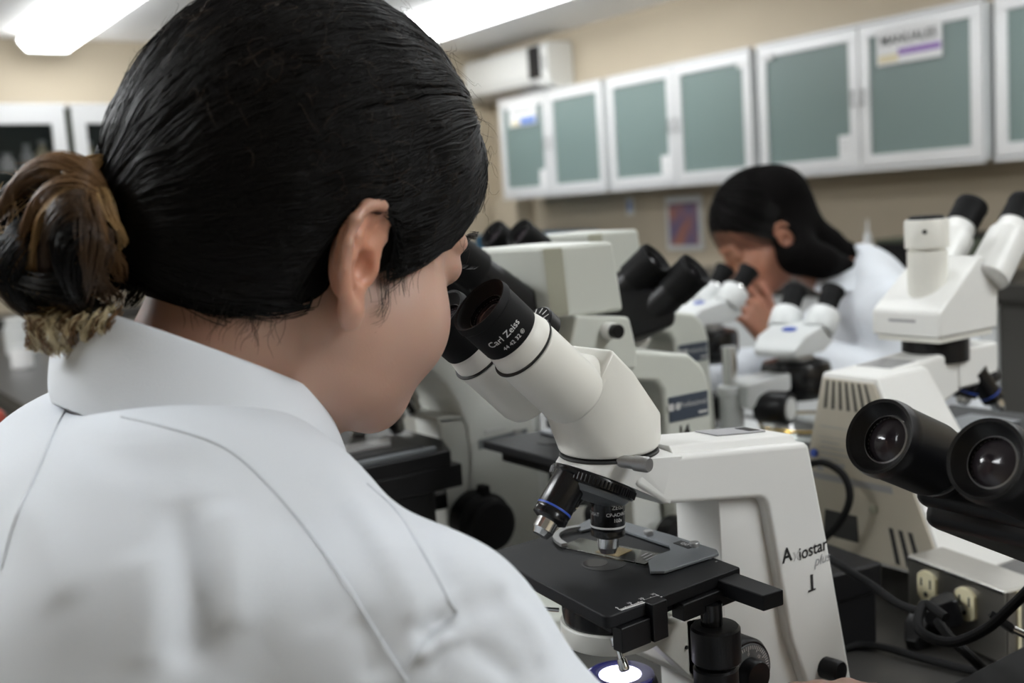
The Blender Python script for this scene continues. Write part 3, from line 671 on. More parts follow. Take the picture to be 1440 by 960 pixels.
# ---- upright microscopes with a tall head housing: marked 14, and its twin turned the other way
def tall_head(name, label, loc, rz, mark, main):
    t = thing(name, label, 'microscope', loc, rz)
    # local frame: +x away from the operator, optical axis at the origin, z from the bench
    y0, y1 = -.055, .065
    up = [(-.042, y0), (.024, y0), (.024, y1), (-.066, y1), (-.066, y0+.045)]
    pl = [(-.042, y0), (.024, y0), (.024, y1), (-.078, y1), (-.078, y0+.052), (-.058, y0+.010)]
    top = [(x, y, .411) for x, y in pl]; bot = [(x*1.0 + (.010 if x > 0 else .004), y, .338) for x, y in pl]
    MB().hull(top+bot).build('head_housing', 'grey', t, .005, 3)
    MB().hull([(-.0585, y0+.0095, .409), (-.0425, y0-.0006, .409), (-.0542, y0+.0095, .342), (-.0388, y0-.0006, .342), (-.040, y0+.01, .409), (-.037, y0+.01, .342)]).build('housing_facet', 'olive', t, .0008)
    MB().hull([(x, y, z) for (x, z) in ((-.033, .341), (.036, .332), (.044, .297), (.042, .276), (-.012, .281), (-.046, .300)) for y in (y0-.006, y1+.006)]).build('tube_carrier', 'grey', t, .004, 3)
    k = MB().lathe([(.008, 0), (.0085, .002), (.0085, .010), (.0075, .012)], (.0035, y0-.006, .3215), (0, -1, 0), 28); ko = k.build('lock_screw', 'white', t)
    MB().lathe([(.0072, 0), (.0074, .008), (.0066, .009), (0, .009)], (.0035, y0-.018, .3215), (0, -1, 0), 28).build('screw_cap', 'black', ko)
    MB().hull([(x, y, z) for x, y in ((.012, -.030), (.044, -.036), (.044, .036), (.012, .030)) for z in (.278, .245)]).build('neck', 'grey', t, .003)
    arm = [(.036, .2975), (.128, .2805), (.150, .2620), (.156, .240), (.157, .190), (.170, .02), (.105, .02), (.088, .190), (.086, .245), (.078, .256), (.046, .262), (.036, .262)]
    arm = rnd(arm, 2, .012); 
    MB().prism(arm, -.050, .050).build('arm', 'grey', t, .006, 3)
    MB().span((.0925, -.0514, .2095), (.1505, -.0498, .2375)).build('name_plate', 'navy', t, .001)
    lettering('\u25a0\u25cf', .011, (.100, -.0517, .2255), (1, 0, 0), (0, 0, 1), 'paleprint', t)
    lettering('Professional', .0085, (.127, -.0517, .2265), (1, 0, 0), (0, 0, 1), 'paleprint', t, shear=.2)
    MB().span((.135, -.0519, .2138), (.148, -.0516, .2165)).build('printed_line', 'paleprint', t, smooth=False)
    if mark: lettering(mark, .0175, (.1135, -.0505, .1965), (1, 0, 0), (0, 0, 1), 'print', t, bold=.0007, shear=-.05)
    # binocular: black, rising to the operator
    d = Vector((-.80, 0, .60)).normalized(); up_ = Vector((.60, 0, .80))
    MB().hull([Vector((-.030, y, z)) for y in (-.034, .044) for z in (.292, .345)] + [Vector((-.030, y, .32))+d*L+up_*h for y in (-.030, .040) for L, h in ((.085, .020), (.085, -.018))]).build('binocular_body', 'black', t, .004)
    for y in (-.027, .037):
        P = Vector((-.030, y, .320))
        MB().cyl(P+d*.06, P+d*.125, .0195, .0185).build('eye_tube', 'black', t)
        eyepiece(t, P+d*.165, d, .021, .045)
    # nosepiece and objectives
    MB().lathe([(.036, 0), (.038, .004), (.038, .014), (.030, .022), (.010, .026)], (0, 0, .262), (0, 0, -1), 40).build('nosepiece', 'black', t)
    for a in range(4):
        dd = Vector((math.cos(a*1.57+.3)*.35, math.sin(a*1.57+.3)*.35, -1)).normalized()
        objective(t, Vector((math.cos(a*1.57+.3)*.02, math.sin(a*1.57+.3)*.02, .244)), dd, .0095, .034, ('yellow', 'blue', 'whiteprint', 'red')[a])
    # stage
    z = .2015
    MB().prism([(-.072, -.080), (.052, -.082), (.066, .060), (-.072, .070)], z-.009, z, 'z').build('stage_plate', 'stage', t, .0015)
    MB().prism([(-.055, -.070), (.05, -.070), (.06, .06), (-.055, .06)], z-.024, z-.009, 'z').build('stage_carriage', 'black', t, .0015)
    MB().lathe([(.019, 0), (.019, .0006)], (-.022, .005, z), (0, 0, 1), 36).build('stage_opening', 'print', t)
    MB().prism([(-.01, .0), (.05, .0), (.05, .05), (-.01, .05)], z+.0004, z+.004, 'z').build('slide_holder', 'silver', t, .0008)
    pts = spline([(.012, .012, z+.004), (-.003, .016, z+.006), (-.012, .008, z+.006), (-.013, -.004, z+.004)], 6)
    MB().tube(pts, .0028).build('spring_clip', 'cool', t)
    MB().lathe([(.030, 0), (.030, .035), (.022, .045)], (0, 0, z-.024), (0, 0, -1), 32).build('condenser', 'satin', t)
    MB().prism([(.050, z-.01), (.086, z-.01), (.10, .03), (.055, .03)], -.03, .03).build('focus_block', 'ltgrey', t, .003)
    MB().hull([(x, y, h) for x, y in ((-.095, -.06), (-.110, -.03), (-.110, .03), (-.095, .06), (.175, -.06), (.175, .06)) for h in (.003, .04)]).build('base', 'grey', t, .006, 3)
    MB().lathe([(.030, 0), (.027, .025), (.020, .030), (0, .030)], (0, 0, .04), (0, 0, 1), 32).build('illuminator', 'black', t)
    for s in (-1, 1): MB().lathe([(.024, 0), (.024, .018), (.014, .020), (.014, .032), (0, .033)], (.085, s*.052, .085), (0, s, 0), 36).build('focus_knob', 'black', t)
    for x in (-.08, .15):
        for y in (-.045, .045): MB().cyl((x, y, 0), (x, y, .004), .008, n=14).build('foot', 'rubber', t)
    return t
tall_head('microscope', 'grey-green microscope marked 14 with a tall head housing, behind the microscope marked 1', (.690, .925, BZ), 0, '14', True)
tall_head('microscope', 'pale microscope of the same tall-headed kind standing directly behind microscope 14', (.985, 1.228, BZ), 0, None, False)
# black binocular on a cream stand, eyepieces turned to the far side of the bench
t = thing('microscope', 'cream microscope with a black binocular head facing the dark-haired woman', 'microscope', (.945, 1.03, BZ))
d = (AX_R*.62 + AX_U*.62 - AX_F*.42).normalized(); e1 = Vector(deep(924, 362, 1.36)); e2 = Vector(deep(980, 377, 1.345))
bb = []
for e in (e1, e2):
    eyepiece(t, e-t.location, d, .0235, .042)
    WB().cyl(e-d*.040, e-d*.085, .0215, .0235).put('eye_tube', 'black', t)
    bb += [e-d*.075+AX_R*a*.024+AX_F*b*.02+AX_U*c*.02 for a in (-1, 1) for b in (-1, 1) for c in (-1, 1)]
m_ = (e1+e2)/2-d*.125
WB().hull(bb+[m_+Vector(v) for v in ((-.03, -.03, -.02), (.03, -.03, -.02), (.03, .03, -.02), (-.03, .03, -.02))]).put('binocular_body', 'black', t, .006)
cb = Vector((m_.x, m_.y, m_.z-.028))
WB().hull(circle(cb, (0, 0, 1), .040, 32)+circle(cb-Vector((0, 0, .022)), (0, 0, 1), .034, 32)+[cb+Vector((.055, -.02, .010)), cb+Vector((.055, .02, .010)), cb+Vector((.045, 0, -.02))]).put('head_mount', 'cream', t, .003)
WB().cyl(cb-Vector((0, 0, .022)), cb-Vector((0, 0, .050)), .033).put('arm_head', 'cream', t)
WB().lathe([(.034, 0), (.036, .004), (.036, .030), (.020, .042)], cb-Vector((0, 0, .050)), (0, 0, -1), 36).put('nosepiece', 'black', t)
WB().hull([cb+Vector((x, y, z)) for x, z in ((.0, -.024), (.0, -.055), (-.072, -.030), (-.072, -.075)) for y in (-.024, .024)]).put('arm', 'cream', t, .004)
WB().span((cb.x-.077, cb.y-.024, BZ+.03), (cb.x-.052, cb.y+.024, cb.z-.05)).put('stand', 'cream', t, .004)
WB().span((cb.x-.045, cb.y-.05, .975), (cb.x+.055, cb.y+.045, .99)).put('stage_plate', 'stage', t, .002)
WB().lathe([(.010, 0), (.010, .030), (.006, .045)], cb-Vector((0, 0, .088)), (0, 0, -1), 24).put('objective', 'chrome', t)
WB().span((cb.x-.052, cb.y-.02, BZ+.05), (cb.x-.015, cb.y+.02, .975)).put('focus_block', 'black', t, .003)
WB().hull([Vector((x, y, z)) for x in (cb.x-.080, cb.x+.075) for y in (cb.y-.045, cb.y+.042) for z in (BZ+.001, BZ+.035)]).put('base', 'cream', t, .004)

# ---- large microscope with an arched grey stand
YB = 1.12
inv = thing('microscope', 'large grey microscope with an arched stand and big black focus knob', 'microscope', (.60, YB+.07, BZ))
def B_(px, py): p = on('y', YB, px, py); return (p[0], p[2])
outer = [B_(540, 440), B_(600, 452), B_(650, 470), B_(700, 505), B_(735, 545), B_(750, 590), B_(757, 640), (.778, BZ+.002), (.655, BZ+.002)]
inner = [B_(642, 770), B_(652, 740), B_(662, 690), B_(663, 640), B_(657, 600), B_(645, 568), B_(627, 540), B_(605, 520), B_(580, 508), B_(540, 498)]
WB().prism(outer+inner, YB, YB+.135).put('arched_stand', 'ltgrey', inv, .003, 3)
WB().prism([B_(757, 566), B_(772, 564), (.800, .98), (.825, BZ+.002), (.76, BZ+.002), (.777, .95)], YB+.02, YB+.115).put('rear_cover', 'cool', inv, .004)
WB().span((.742, YB-.004, 1.0), (.752, YB, 1.006)).put('stand_screw', 'dull', inv)
# box behind the stage
c = [B_(592, 572), B_(646, 572), B_(661, 690), B_(650, 770), B_(640, 800), B_(614, 760)]
WB().prism([B_(621, 588), B_(662, 586), B_(663, 700), B_(650, 752), B_(636, 752)], YB+.004, YB+.012).put('stage_bracket', 'ltgrey', inv, .002)
WB().hull([(x, y, z) for x, z in (B_(618, 588), B_(662, 584), B_(662, 592), B_(619, 597)) for y in (YB+.004, YB+.115)]).put('bracket_top', 'ltgrey', inv, .002)
k = Vector(on('y', YB-.03, 683, 735))
WB().lathe([(.034, -.03), (.0365, -.026), (.037, 0), (.0335, .004), (.031, .006), (.031, .018), (.027, .021), (0, .021)], k, (0, -1, 0), 56).put('focus_knob', 'rubber', inv)
WB().hull([k+Vector((x, y, z)) for x, z in ((-.004, .030), (.008, .030), (-.002, .046), (.007, .046)) for y in (-.004, .012)]).put('knob_lever', 'rubber', inv, .001)
WB().prism([(.690, 1.0020), (.762, 1.0050), (.762, .9935), (.690, .9905)], YB-.0012, YB+.001).put('name_plate', 'silver', inv)
WB().span((.700, YB-.0014, 1.0085), (.730, YB+.001, 1.0125)).put('printed_line', 'paleprint', inv, smooth=False)
# stage slab with mechanical parts
z = 1.012
WB().prism([(.42, 1.06), (.615, 1.06), (.640, 1.12), (.640, 1.26), (.42, 1.26)], z-.018, z, 'z').put('stage_plate', 'black', inv, .002)
WB().prism([(.44, 1.075), (.590, 1.075), (.590, 1.24), (.44, 1.24)], z, z+.008, 'z').put('stage_insert', 'black', inv, .002)
WB().prism([(.43, 1.066), (.600, 1.066), (.600, 1.073), (.43, 1.073)], z, z+.006, 'z').put('stage_rule', 'silver', inv, .001)
WB().prism([(.50, 1.10), (.56, 1.10), (.575, 1.13), (.50, 1.13)], z+.008, z+.013, 'z').put('specimen_clip', 'dull', inv, .001)
WB().span((.43, 1.062, z-.045), (.63, 1.085, z-.018)).put('stage_rail', 'black', inv, .002)
WB().span((.48, 1.075, .90), (.600, 1.22, z-.018)).put('condenser_block', 'black', inv, .004)
for px_, py_ in ((552, 655), (538, 662)):
    p = on('y', 1.098, px_, py_); WB().lathe([(.003, 0), (.003, .002), (0, .002)], p, (0, -1, 0), 12).put('stage_screw', 'chrome', inv)
a = on('y', 1.15, 600, 655); b = on('y', 1.15, 600, 695)
WB().cyl(a, (a[0]+.003, a[1], a[2]-.045), .0075, n=16).put('guide_rod', 'chrome', inv)
WB().hull([(x, y, zz) for x in (.585, .660) for y in (1.125, 1.15) for zz in (.925, .945)]).put('drive_arm', 'black', inv, .002)
for i, (px_, py_, dx, L) in enumerate(((500, 572, .0, .036), (548, 566, -.35, .040), (462, 572, .35, .036), (566, 548, -.9, .034))):
    top = Vector(on('y', 1.19, px_, py_)); d = Vector((-dx*.6, .0, -1)).normalized()
    WB().lathe([(.014, -.010), (.014, L*.55), (.0105, L*.60), (.0100, L*.92), (.007, L)], top, d, 28).put('objective', 'chrome', inv)
p = Vector(on('y', 1.17, 500, 520))
WB().lathe([(.045, 0), (.050, .005), (.050, .022), (.040, .03)], p+Vector((.0, 0, .015)), (0, 0, -1), 40).put('nosepiece', 'dull', inv)
WB().hull([(x, y, zz) for x in (.46, .66) for y in (YB+.03, YB+.12) for zz in (1.095, 1.16)]).put('head_housing', 'ltgrey', inv, .006)
d = Vector((-.75, 0, .66)).normalized()
for y in (YB+.045, YB+.11):
    e = Vector((.44, y, 1.155)); WB().cyl(e, e+d*.06, .018).put('eye_tube', 'ltgrey', inv)
    eyepiece(inv, e+d*.09-inv.location, d, .019, .032)
WB().hull([(x, y, zz) for x, y in ((.37, YB+.02), (.80, YB), (.80, YB+.14), (.37, YB+.12)) for zz in (BZ+.001, BZ+.035)]).put('base', 'ltgrey', inv, .005)
WB().lathe([(.022, 0), (.020, .02), (0, .022)], (.47, YB+.07, BZ+.035), (0, 0, 1), 28).put('illuminator', 'black', inv)

# ---- cream objective changer standing behind the arched stand (only its dark tubes and pale body show)
t = thing('microscope', 'small far microscope with dark eyepieces, seen just right of the woman\'s brow', 'microscope', (1.02, 2.10, BZ))
MB().hull([(x, y, z) for x, y in ((-.06, -.05), (.10, -.05), (.10, .05), (-.06, .05)) for z in (0, .03)]).build('base', 'ltgrey', t, .004)
MB().prism([(.03, .03), (.09, .03), (.075, .30), (-.05, .32), (-.05, .27), (.02, .26)], -.03, .03).build('arm', 'grey', t, .005)
MB().hull([(x, y, z) for x in (-.06, .02) for y in (-.035, .035) for z in (.32, .36)]).build('head', 'black', t, .006)
MB().span((-.09, -.06, .16), (.03, .06, .175)).build('stage_plate', 'black', t, .002)
d = Vector((-.72, 0, .69)).normalized()
for y in (-.03, .03):
    MB().cyl(Vector((-.04, y, .34)), Vector((-.04, y, .34))+d*.045, .018).build('eye_tube', 'dull', t); eyepiece(t, Vector((-.04, y, .34))+d*.075, d, .020, .032)
MB().lathe([(.02, 0), (.02, .02), (.01, .05)], (-.03, 0, .27), (0, 0, -1), 20).build('objective', 'chrome', t)
t = thing('specimen_press', 'pale instrument body showing under the woman\'s chin, beyond the arched microscope', 'instrument', (.82, 1.72, BZ))
MB().prism([(-.13, 0), (.13, 0), (.13, .17), (.09, .20), (-.13, .20)], -.10, .10).build('body', 'cream', t, .006)
MB().span((-.10, -.07, .20), (.05, .07, .215)).build('top_plate', 'ivory', t, .003)
MB().cyl((-.04, -.05, .215), (-.04, -.05, .265), .010, n=16).build('pin', 'black', t)
MB().cyl((.03, -.10, .19), (.03, -.105, .19), .004, n=12).build('screw', 'dull', t)

# ---- stereo microscopes for the far side of the bench
def stereo(label, loc, rz, zh, post=True, lean=0.0):
    t = thing('stereo_microscope', label, 'microscope', loc, rz, 'white stereo microscopes with a blue mark')
    # local: operator at -x
    MB().hull([(x, y, z) for x, y in ((-.105, -.06), (-.09, -.085), (.115, -.085), (.115, .085), (-.09, .085), (-.105, .06)) for z in (.0006, .03)]).build('base', 'cool', t, .004)
    MB().lathe([(.045, 0), (.045, .003)], (-.035, 0, .030), (0, 0, 1), 40).build('stage_disc', 'black', t)
    MB().lathe([(.019, 0), (.019, .11), (.021, .112), (.021, .125), (.017, .126)], (.085, -.06, .03), (0, 0, 1), 32).build('post_sleeve', 'cool', t)
    MB().cyl((.085, -.06, .150), (.085, -.06, zh+.02), .0115, n=24).build('post', 'chrome', t)
    MB().hull([(x, y, z) for x, y, z in ((.105, -.02, zh-.075), (.065, -.085, zh-.075), (.105, -.02, zh-.035), (.065, -.085, zh-.035), (.02, -.022, zh-.05), (.02, .022, zh-.05), (.02, -.022, zh-.025), (.02, .022, zh-.025))]).build('head_holder', 'cool', t, .004)
    MB().lathe([(.024, -.025), (.026, -.022), (.026, .022), (.024, .026)], (.068, .005, zh-.075), (0, 1, 0), 36).build('focus_knob', 'black', t)
    MB().lathe([(.017, 0), (.017, .002), (0, .002)], (.068, .031, zh-.075), (0, 1, 0), 30).build('knob_disc', 'cool', t)
    MB().lathe([(.022, -.018), (.022, .012)], (.088, -.088, zh-.075), (0, 1, 0), 36).build('focus_knob', 'black', t)
    MB().lathe([(.034, .0), (.052, -.005), (.055, -.014), (.055, -.040), (.048, -.056), (.040, -.062)], (-.02, 0, zh-.012), (0, 0, 1), 44).build('objective_ring', 'satin', t)
    MB().lathe([(.028, 0), (.028, .016)], (-.02, 0, zh-.018), (0, 0, 1), 36).build('head_collar', 'dull', t)
    MB().hull([(x, y, z) for x, y, z in ((.052, -.034, zh), (.052, .034, zh), (.056, .036, zh+.010), (.056, -.036, zh+.010), (.030, .040, zh+.030), (.030, -.040, zh+.030), (-.055, .046, zh+.046), (-.055, -.046, zh+.046), (-.066, .046, zh+.012), (-.066, -.046, zh+.012), (-.045, .040, zh-.002), (-.045, -.040, zh-.002))]).build('head', 'cool', t, .006, 3)
    q = MB().lathe([(.010, 0), (.010, .0006)], (0, 0, 0), (.25, 0, 1), 24)
    q.v = [(v[0]*.8-.002, v[1]*1.25, v[2]+zh+.0375-.0*v[0]) for v in q.v]; q.build('blue_mark', 'blue', t)
    d = Vector((-.68, 0, .73)).normalized()
    for y in (-.030, .030):
        dd = (d+Vector((0, y*1.2, 0))).normalized(); P = Vector((-.040, y, zh+.030))
        MB().lathe([(.023, 0), (.0255, .004), (.0255, .034), (.0235, .037), (.015, .038)], P, dd, 40).build('tube_housing', 'cool', t)
        MB().cyl(P+dd*.036, P+dd*.045, .0145).build('eye_tube', 'chrome', t)
        e = eyepiece(t, P+dd*.072, dd, .0165, .028)
        MB().lathe([(.0165, 0), (.020, .010), (.0195, .013), (.015, .002)], P+dd*.070, dd, 32).build('eyecup', 'rubber', e)
    return t
stereo('white stereo microscope in front of the dark-haired woman, her eyes at its eyepieces', (1.385, 1.455, BZ), math.radians(176), .222)
stereo('unused white stereo microscope between the dark-haired woman and the white trinocular microscope', (1.310, 1.175, BZ), math.radians(196), .197)
# glass dish lying under it; amber reflections built as rim, foot and beads
t = thing('glass_dish', 'wide glass dish with modelled amber glints standing on the unused stereo microscope', 'dish', (1.290, 1.120, BZ+.0335))
MB().lathe([(0, .004), (.045, .004), (.070, .030), (.078, .062), (.076, .062), (.067, .030), (.044, .007), (0, .007)], (0, 0, 0), (0, 0, 1), 48).build('bowl', 'glass', t)
MB().tube([(.077*math.cos(a), .077*math.sin(a), .063) for a in [k*math.pi/20 for k in range(40)]], .0022, 8, closed=True).build('rim', 'amber', t)
MB().lathe([(.03, 0), (.03, .004)], (0, 0, 0), (0, 0, 1), 30).build('foot', 'amber', t)
for (x, y, z, s) in ((-.02, .045, .075, 1), (.035, -.030, .070, 1)):  # two amber glints modelled as small beads
    MB().lathe([(0, -.008), (.005, -.004), (.0062, 0), (.004, .005), (0, .008)], (x, y, z-.012), (.3, .2, 1), 16).build('glint_bead', 'amber', t)

# ---- white trinocular microscope seen from behind
GK = 1.08; GB = CAM[2]-(CAM[2]-BZ)/GK          # measured at arm's length; set back to clear the outlet box, standing on the bench
tri = thing('microscope', 'white trinocular microscope seen from its vented beige back', 'microscope', (1.05, .76, GB))
xb = .93
def G_(px, py, x=xb): p = on('x', x, px, py); return Vector(p)
# back panel outline in room coordinates, leaning a little
TLp, TRp, BRp, BLp = G_(1156, 522, .925), G_(1233, 534, .925), G_(1322, 775, .905), G_(1122, 800, .905)
def lift(p, d): return p+Vector((d, 0, 0))
yl, yr = TLp.y, TRp.y
zt_ = TLp.z
Wt0, Wt1 = TLp.y, TRp.y; Wb0, Wb1 = BLp.y, BRp.y
def WY(z, s):                    # panel half outline: narrower at the top
    f = (z-TRp.z)/(BRp.z-TRp.z); return (Wt0+(Wb0-Wt0)*f) if s > 0 else (Wt1+(Wb1-Wt1)*f)
zb = GB+.03
back = [(.925, Wt0, zt_), (.925, Wt1, zt_), (.900, WY(zb, -1), zb), (.900, WY(zb, 1), zb)]
front = [(1.01, Wt0, zt_), (1.01, Wt1, zt_), (1.035, WY(zb, -1), zb), (1.035, WY(zb, 1), zb)]
WB().hull([Vector(p) for p in back+front]).put('stand', 'white', tri, .004)
n = Vector((-1, 0, .14)).normalized()
ins = .006
q = [Vector(p) for p in back]; cc = sum(q, Vector())/4
pan = [p+(cc-p).normalized()*.007 for p in q]
WB().hull([p+n*.0003 for p in pan]+[p+n*.003 for p in pan]).put('back_panel', 'panel', tri, .001)
def PB(u, v, off=.0035):          # u across 0..1 from the far side, v down 0..1
    a = q[0].lerp(q[1], u); b = q[3].lerp(q[2], u); return a.lerp(b, v)+n*off
for k in range(7):
    u = .16+k*.105
    a, b = PB(u-.018, .045), PB(u+.018, .045); c, d = PB(u+.020, .20), PB(u-.016, .20)
    WB().hull([p+n*.0 for p in (a, b, c, d)]+[p-n*.001 for p in (a, b, c, d)]).put('vent_slot', 'print', tri, smooth=False)
for k in range(3):
    u = .72+k*.065
    a, b = PB(u-.014, .78), PB(u+.014, .78); c, d = PB(u+.014, .96), PB(u-.014, .96)
    WB().hull([p for p in (a, b, c, d)]+[p-n*.001 for p in (a, b, c, d)]).put('vent_slot', 'print', tri, smooth=False)
def plate(u0, u1, v0, v1, m, name, off=.0036, th=.001):
    pts = [PB(u0, v0, off), PB(u1, v0, off), PB(u1, v1, off), PB(u0, v1, off)]
    return WB().hull(pts+[p-n*th for p in pts]).put(name, m, tri, smooth=False)
plate(.05, .80, .565, .60, 'greyprint', 'dark_strip'); plate(.24, .48, .76, .90, 'print', 'power_inlet', .004)
plate(.12, .60, .30, .305, 'greyprint', 'printed_rule'); plate(.12, .60, .36, .363, 'greyprint', 'printed_rule')
for k in range(4): plate(.15, .35+.06*(k % 3), .385+k*.03, .392+k*.03, 'greyprint', 'printed_line')
up_ = (q[0]-q[3]).normalized(); rt = (q[1]-q[0]).normalized()
plate(.22, .40, .495, .515, 'greyprint', 'printed_line'); plate(.14, .20, .53, .55, 'greyprint', 'printed_line')
WB().lathe([(.0045, 0), (.0045, .004), (0, .005)], PB(.92, .50), n, 16).put('panel_screw', 'chrome', tri)
WB().lathe([(.0045, 0), (.0045, .002), (0, .003)], PB(.10, .46), n, 16).put('panel_socket', 'blue', tri)
WB().lathe([(.0045, 0), (.0045, .002), (0, .003)], PB(.62, .70), n, 16).put('panel_screw', 'olive', tri)
# arm going away from the camera over the stage
ym = (Wt0+Wt1)/2; hw = (Wt0-Wt1)/2*.88
a0 = zt_
WB().hull([Vector((x, ym+s*hw*(1 if x < 1.0 else .82), z)) for s in (-1, 1) for x, z in ((.930, a0), (1.125, a0+.012), (1.135, a0-.022), (1.00, a0-.066), (.930, a0-.072))]).put('arm', 'white', tri, .005)
WB().hull([Vector((x, ym+s*.022, a0+z+(x-.93)*.043)) for s in (-1, 1) for x in (.965, 1.06) for z in (.0005, .0015)]).put('name_plate', 'dull', tri)
# head: wedge with camera tube and inclined eyepieces
hz = a0+.028
hx = 1.075
WB().hull([Vector(p) for p in ((hx-.052, ym-.042, hz), (hx-.052, ym+.046, hz), (hx+.055, ym-.042, hz), (hx+.055, ym+.046, hz), (hx-.052, ym-.042, hz+.028), (hx-.052, ym+.046, hz+.028), (hx+.028, ym-.040, hz+.085), (hx+.028, ym+.044, hz+.085), (hx+.062, ym-.040, hz+.045), (hx+.062, ym+.044, hz+.045))]).put('head', 'white', tri, .004)
WB().hull([Vector((x, y, z)) for x in (hx-.046, hx+.05) for y in (ym-.038, ym+.042) for z in (hz-.006, hz+.001)]).put('head_seat', 'cream', tri, .001)
WB().lathe([(.036, -.026), (.036, 0)], (hx, ym, hz-.006), (0, 0, 1), 40).put('head_ring', 'black', tri)
WB().lathe([(.0215, 0), (.0215, .072), (.0195, .073), (.0195, .075), (.0235, .0755), (.0238, .104), (.0225, .107), (.0205, .107)], (hx-.012, ym, hz+.020), (0, 0, 1), 44).put('camera_tube', 'cream', tri)
WB().lathe([(.0195, 0), (.0195, .003), (.017, .005), (0, .005)], (hx-.012, ym, hz+.126), (0, 0, 1), 40).put('camera_port_cap', 'rubber', tri)
WB().lathe([(.0026, 0), (.0026, .001), (0, .001)], (hx-.012-.0205, ym-.012, hz+.114), (-1, -.5, 0), 12).put('set_screw', 'print', tri)
WB().span((hx-.0528, ym-.012, hz+.0165), (hx-.0515, ym+.022, hz+.0195)).put('maker_line', 'greyprint', tri, smooth=False)
d = Vector((.70, 0, .71)).normalized()
for y in (ym-.036, ym+.032):
    P = Vector((hx+.045, y, hz+.058))
    WB().hull(circle(P, d, .0235, 32)+circle(P+d*.062, d, .0225, 32)+[P+Vector((-.02, 0, .01))]).put('tube_housing', 'white', tri, .002)
    WB().lathe([(.0195, .060), (.0185, .062), (.0172, .080)], P, d, 40).put('eye_tube', 'white', tri)
    eyepiece(tri, P+d*.112-tri.location, d, .0190, .034)
# nosepiece and objectives on the far side
WB().hull([Vector((x, y, z)) for x in (1.075, 1.15) for y in (ym-.030, ym+.030) for z in (a0-.035, a0+.010)]).put('nosepiece_mount', 'white', tri, .004)
WB().lathe([(.030, 0), (.033, .004), (.033, .012), (.02, .022)], (1.135, ym, a0-.028), (.35, -.1, -1), 36).put('nosepiece', 'black', tri)
for dd, L in ((Vector((.55, -.35, -1)), .055), (Vector((-.2, .3, -1)), .040)):
    dd.normalize(); objective(tri, Vector((1.118, ym-.020, a0-.022))-tri.location, dd, .0125, L, 'blue', .24)
WB().prism([(1.05, ym-.07), (1.22, ym-.07), (1.22, ym+.08), (1.05, ym+.08)], .985, .998, 'z').put('stage_plate', 'stage', tri, .002)
WB().prism([(1.08, ym-.045), (1.17, ym-.045), (1.17, ym+.02), (1.08, ym+.02)], .9985, 1.001, 'z').put('slide_holder', 'silver', tri, .001)
WB().span((1.04, ym-.03, GB+.05), (1.10, ym+.03, .985)).put('focus_block', 'cream', tri, .003)
WB().hull([Vector((x, y, z)) for x, y in ((1.02, ym-.055), (1.02, ym+.07), (1.24, ym-.055), (1.24, ym+.07)) for z in (GB+.001, GB+.035)]).put('base', 'white', tri, .005)
WB().lathe([(.03, 0), (.026, .02), (0, .022)], (1.15, ym, GB+.035), (0, 0, 1), 28).put('illuminator', 'black', tri)
for s in (-1, 1): WB().lathe([(.024, 0), (.024, .018), (.015, .02), (.015, .032), (0, .033)], (1.07, ym+s*.045, GB+.075), (0, s, 0), 32).put('focus_knob', 'black', tri)

tri.location = Vector(CAM)+(Vector(tri.location)-Vector(CAM))*GK; tri.scale = (GK,)*3

# ---- black binocular microscope at the right edge
bk = thing('microscope', 'black binocular microscope reaching in from the right edge, its eyepieces facing left', 'microscope', (.70, .335, BZ))
d = Vector((-.905, .03, .425)).normalized(); up_ = Vector((.425, 0, .905))
for e0, L in ((Vector(on('y', .392, 1235, 613)), .050), (Vector(on('y', .326, 1385, 645)), .050)):
    o = eyepiece(bk, e0-bk.location, d, .0225, L, 'black')
    WB().lathe([(.0185, -.0), (.0185, .004), (.0205, .005), (.0205, .018), (.022, .020), (.0235, .030), (.0235, .062)], e0-d*L, -d, 44).put('eye_tube', 'black', bk)
    WB().lathe([(.0213, 0), (.0213, .0012)], e0-d*(L+.0055), -d, 44).put('tube_ring', 'dull', bk)
c0 = Vector(on('y', .392, 1235, 613))-d*.100; c1 = Vector(on('y', .326, 1385, 645))-d*.100; mid_ = (c0+c1)/2
WB().hull([c+d*a+up_*u_+Vector((0, y_, 0)) for c, y_ in ((c0, .018), (c1, -.018)) for a in (.035, -.05) for u_ in (-.026, .010)]).put('prism_body', 'black', bk, .008, 3)
WB().hull([mid_+d*a+up_*u_+Vector((0, y_, 0)) for y_ in (-.045, .045) for a in (.03, -.13) for u_ in (-.036, .004)]).put('binocular_body', 'black', bk, .008, 3)
WB().lathe([(.034, 0), (.036, .003), (.036, .014), (.034, .017), (0, .017)], mid_-d*.012+up_*.004, up_, 48).put('spacing_dial', 'black', bk)
for k in range(9):
    a = -1.3+k*.33; F = frame_of(up_, (1, 0, 0)); c = mid_-d*.012+up_*.0213+F @ Vector((.029*math.cos(a), .029*math.sin(a), 0)); q_ = WB(); q_.box(c, (.0060, .0013, .0004), F @ Matrix.Rotation(a, 3, 'Z')); q_.put('dial_mark', 'greyprint', bk, smooth=False)
ex = mid_.x+.14
WB().hull([Vector((x, y, z)) for x in (ex-.03, ex+.10) for y in (.325, .395) for z in (1.03, 1.085)]).put('arm', 'black', bk, .006)
WB().span((ex+.075, .325, BZ+.03), (ex+.135, .395, 1.085)).put('stand', 'black', bk, .006)
WB().hull([Vector(p) for p in [(x, y, z) for z in (BZ+.055, BZ+.075) for x, y in ((.692, .478), (.700, .26), (.92, .26), (.92, .484))]]).put('base', 'rubber', bk, .004)
WB().hull([Vector(p) for p in [(x, y, z) for z in (BZ+.001, BZ+.055) for x, y in ((.70, .39), (.70, .29), (.90, .29), (.90, .41))]]).put('base_foot', 'black', bk, .003)

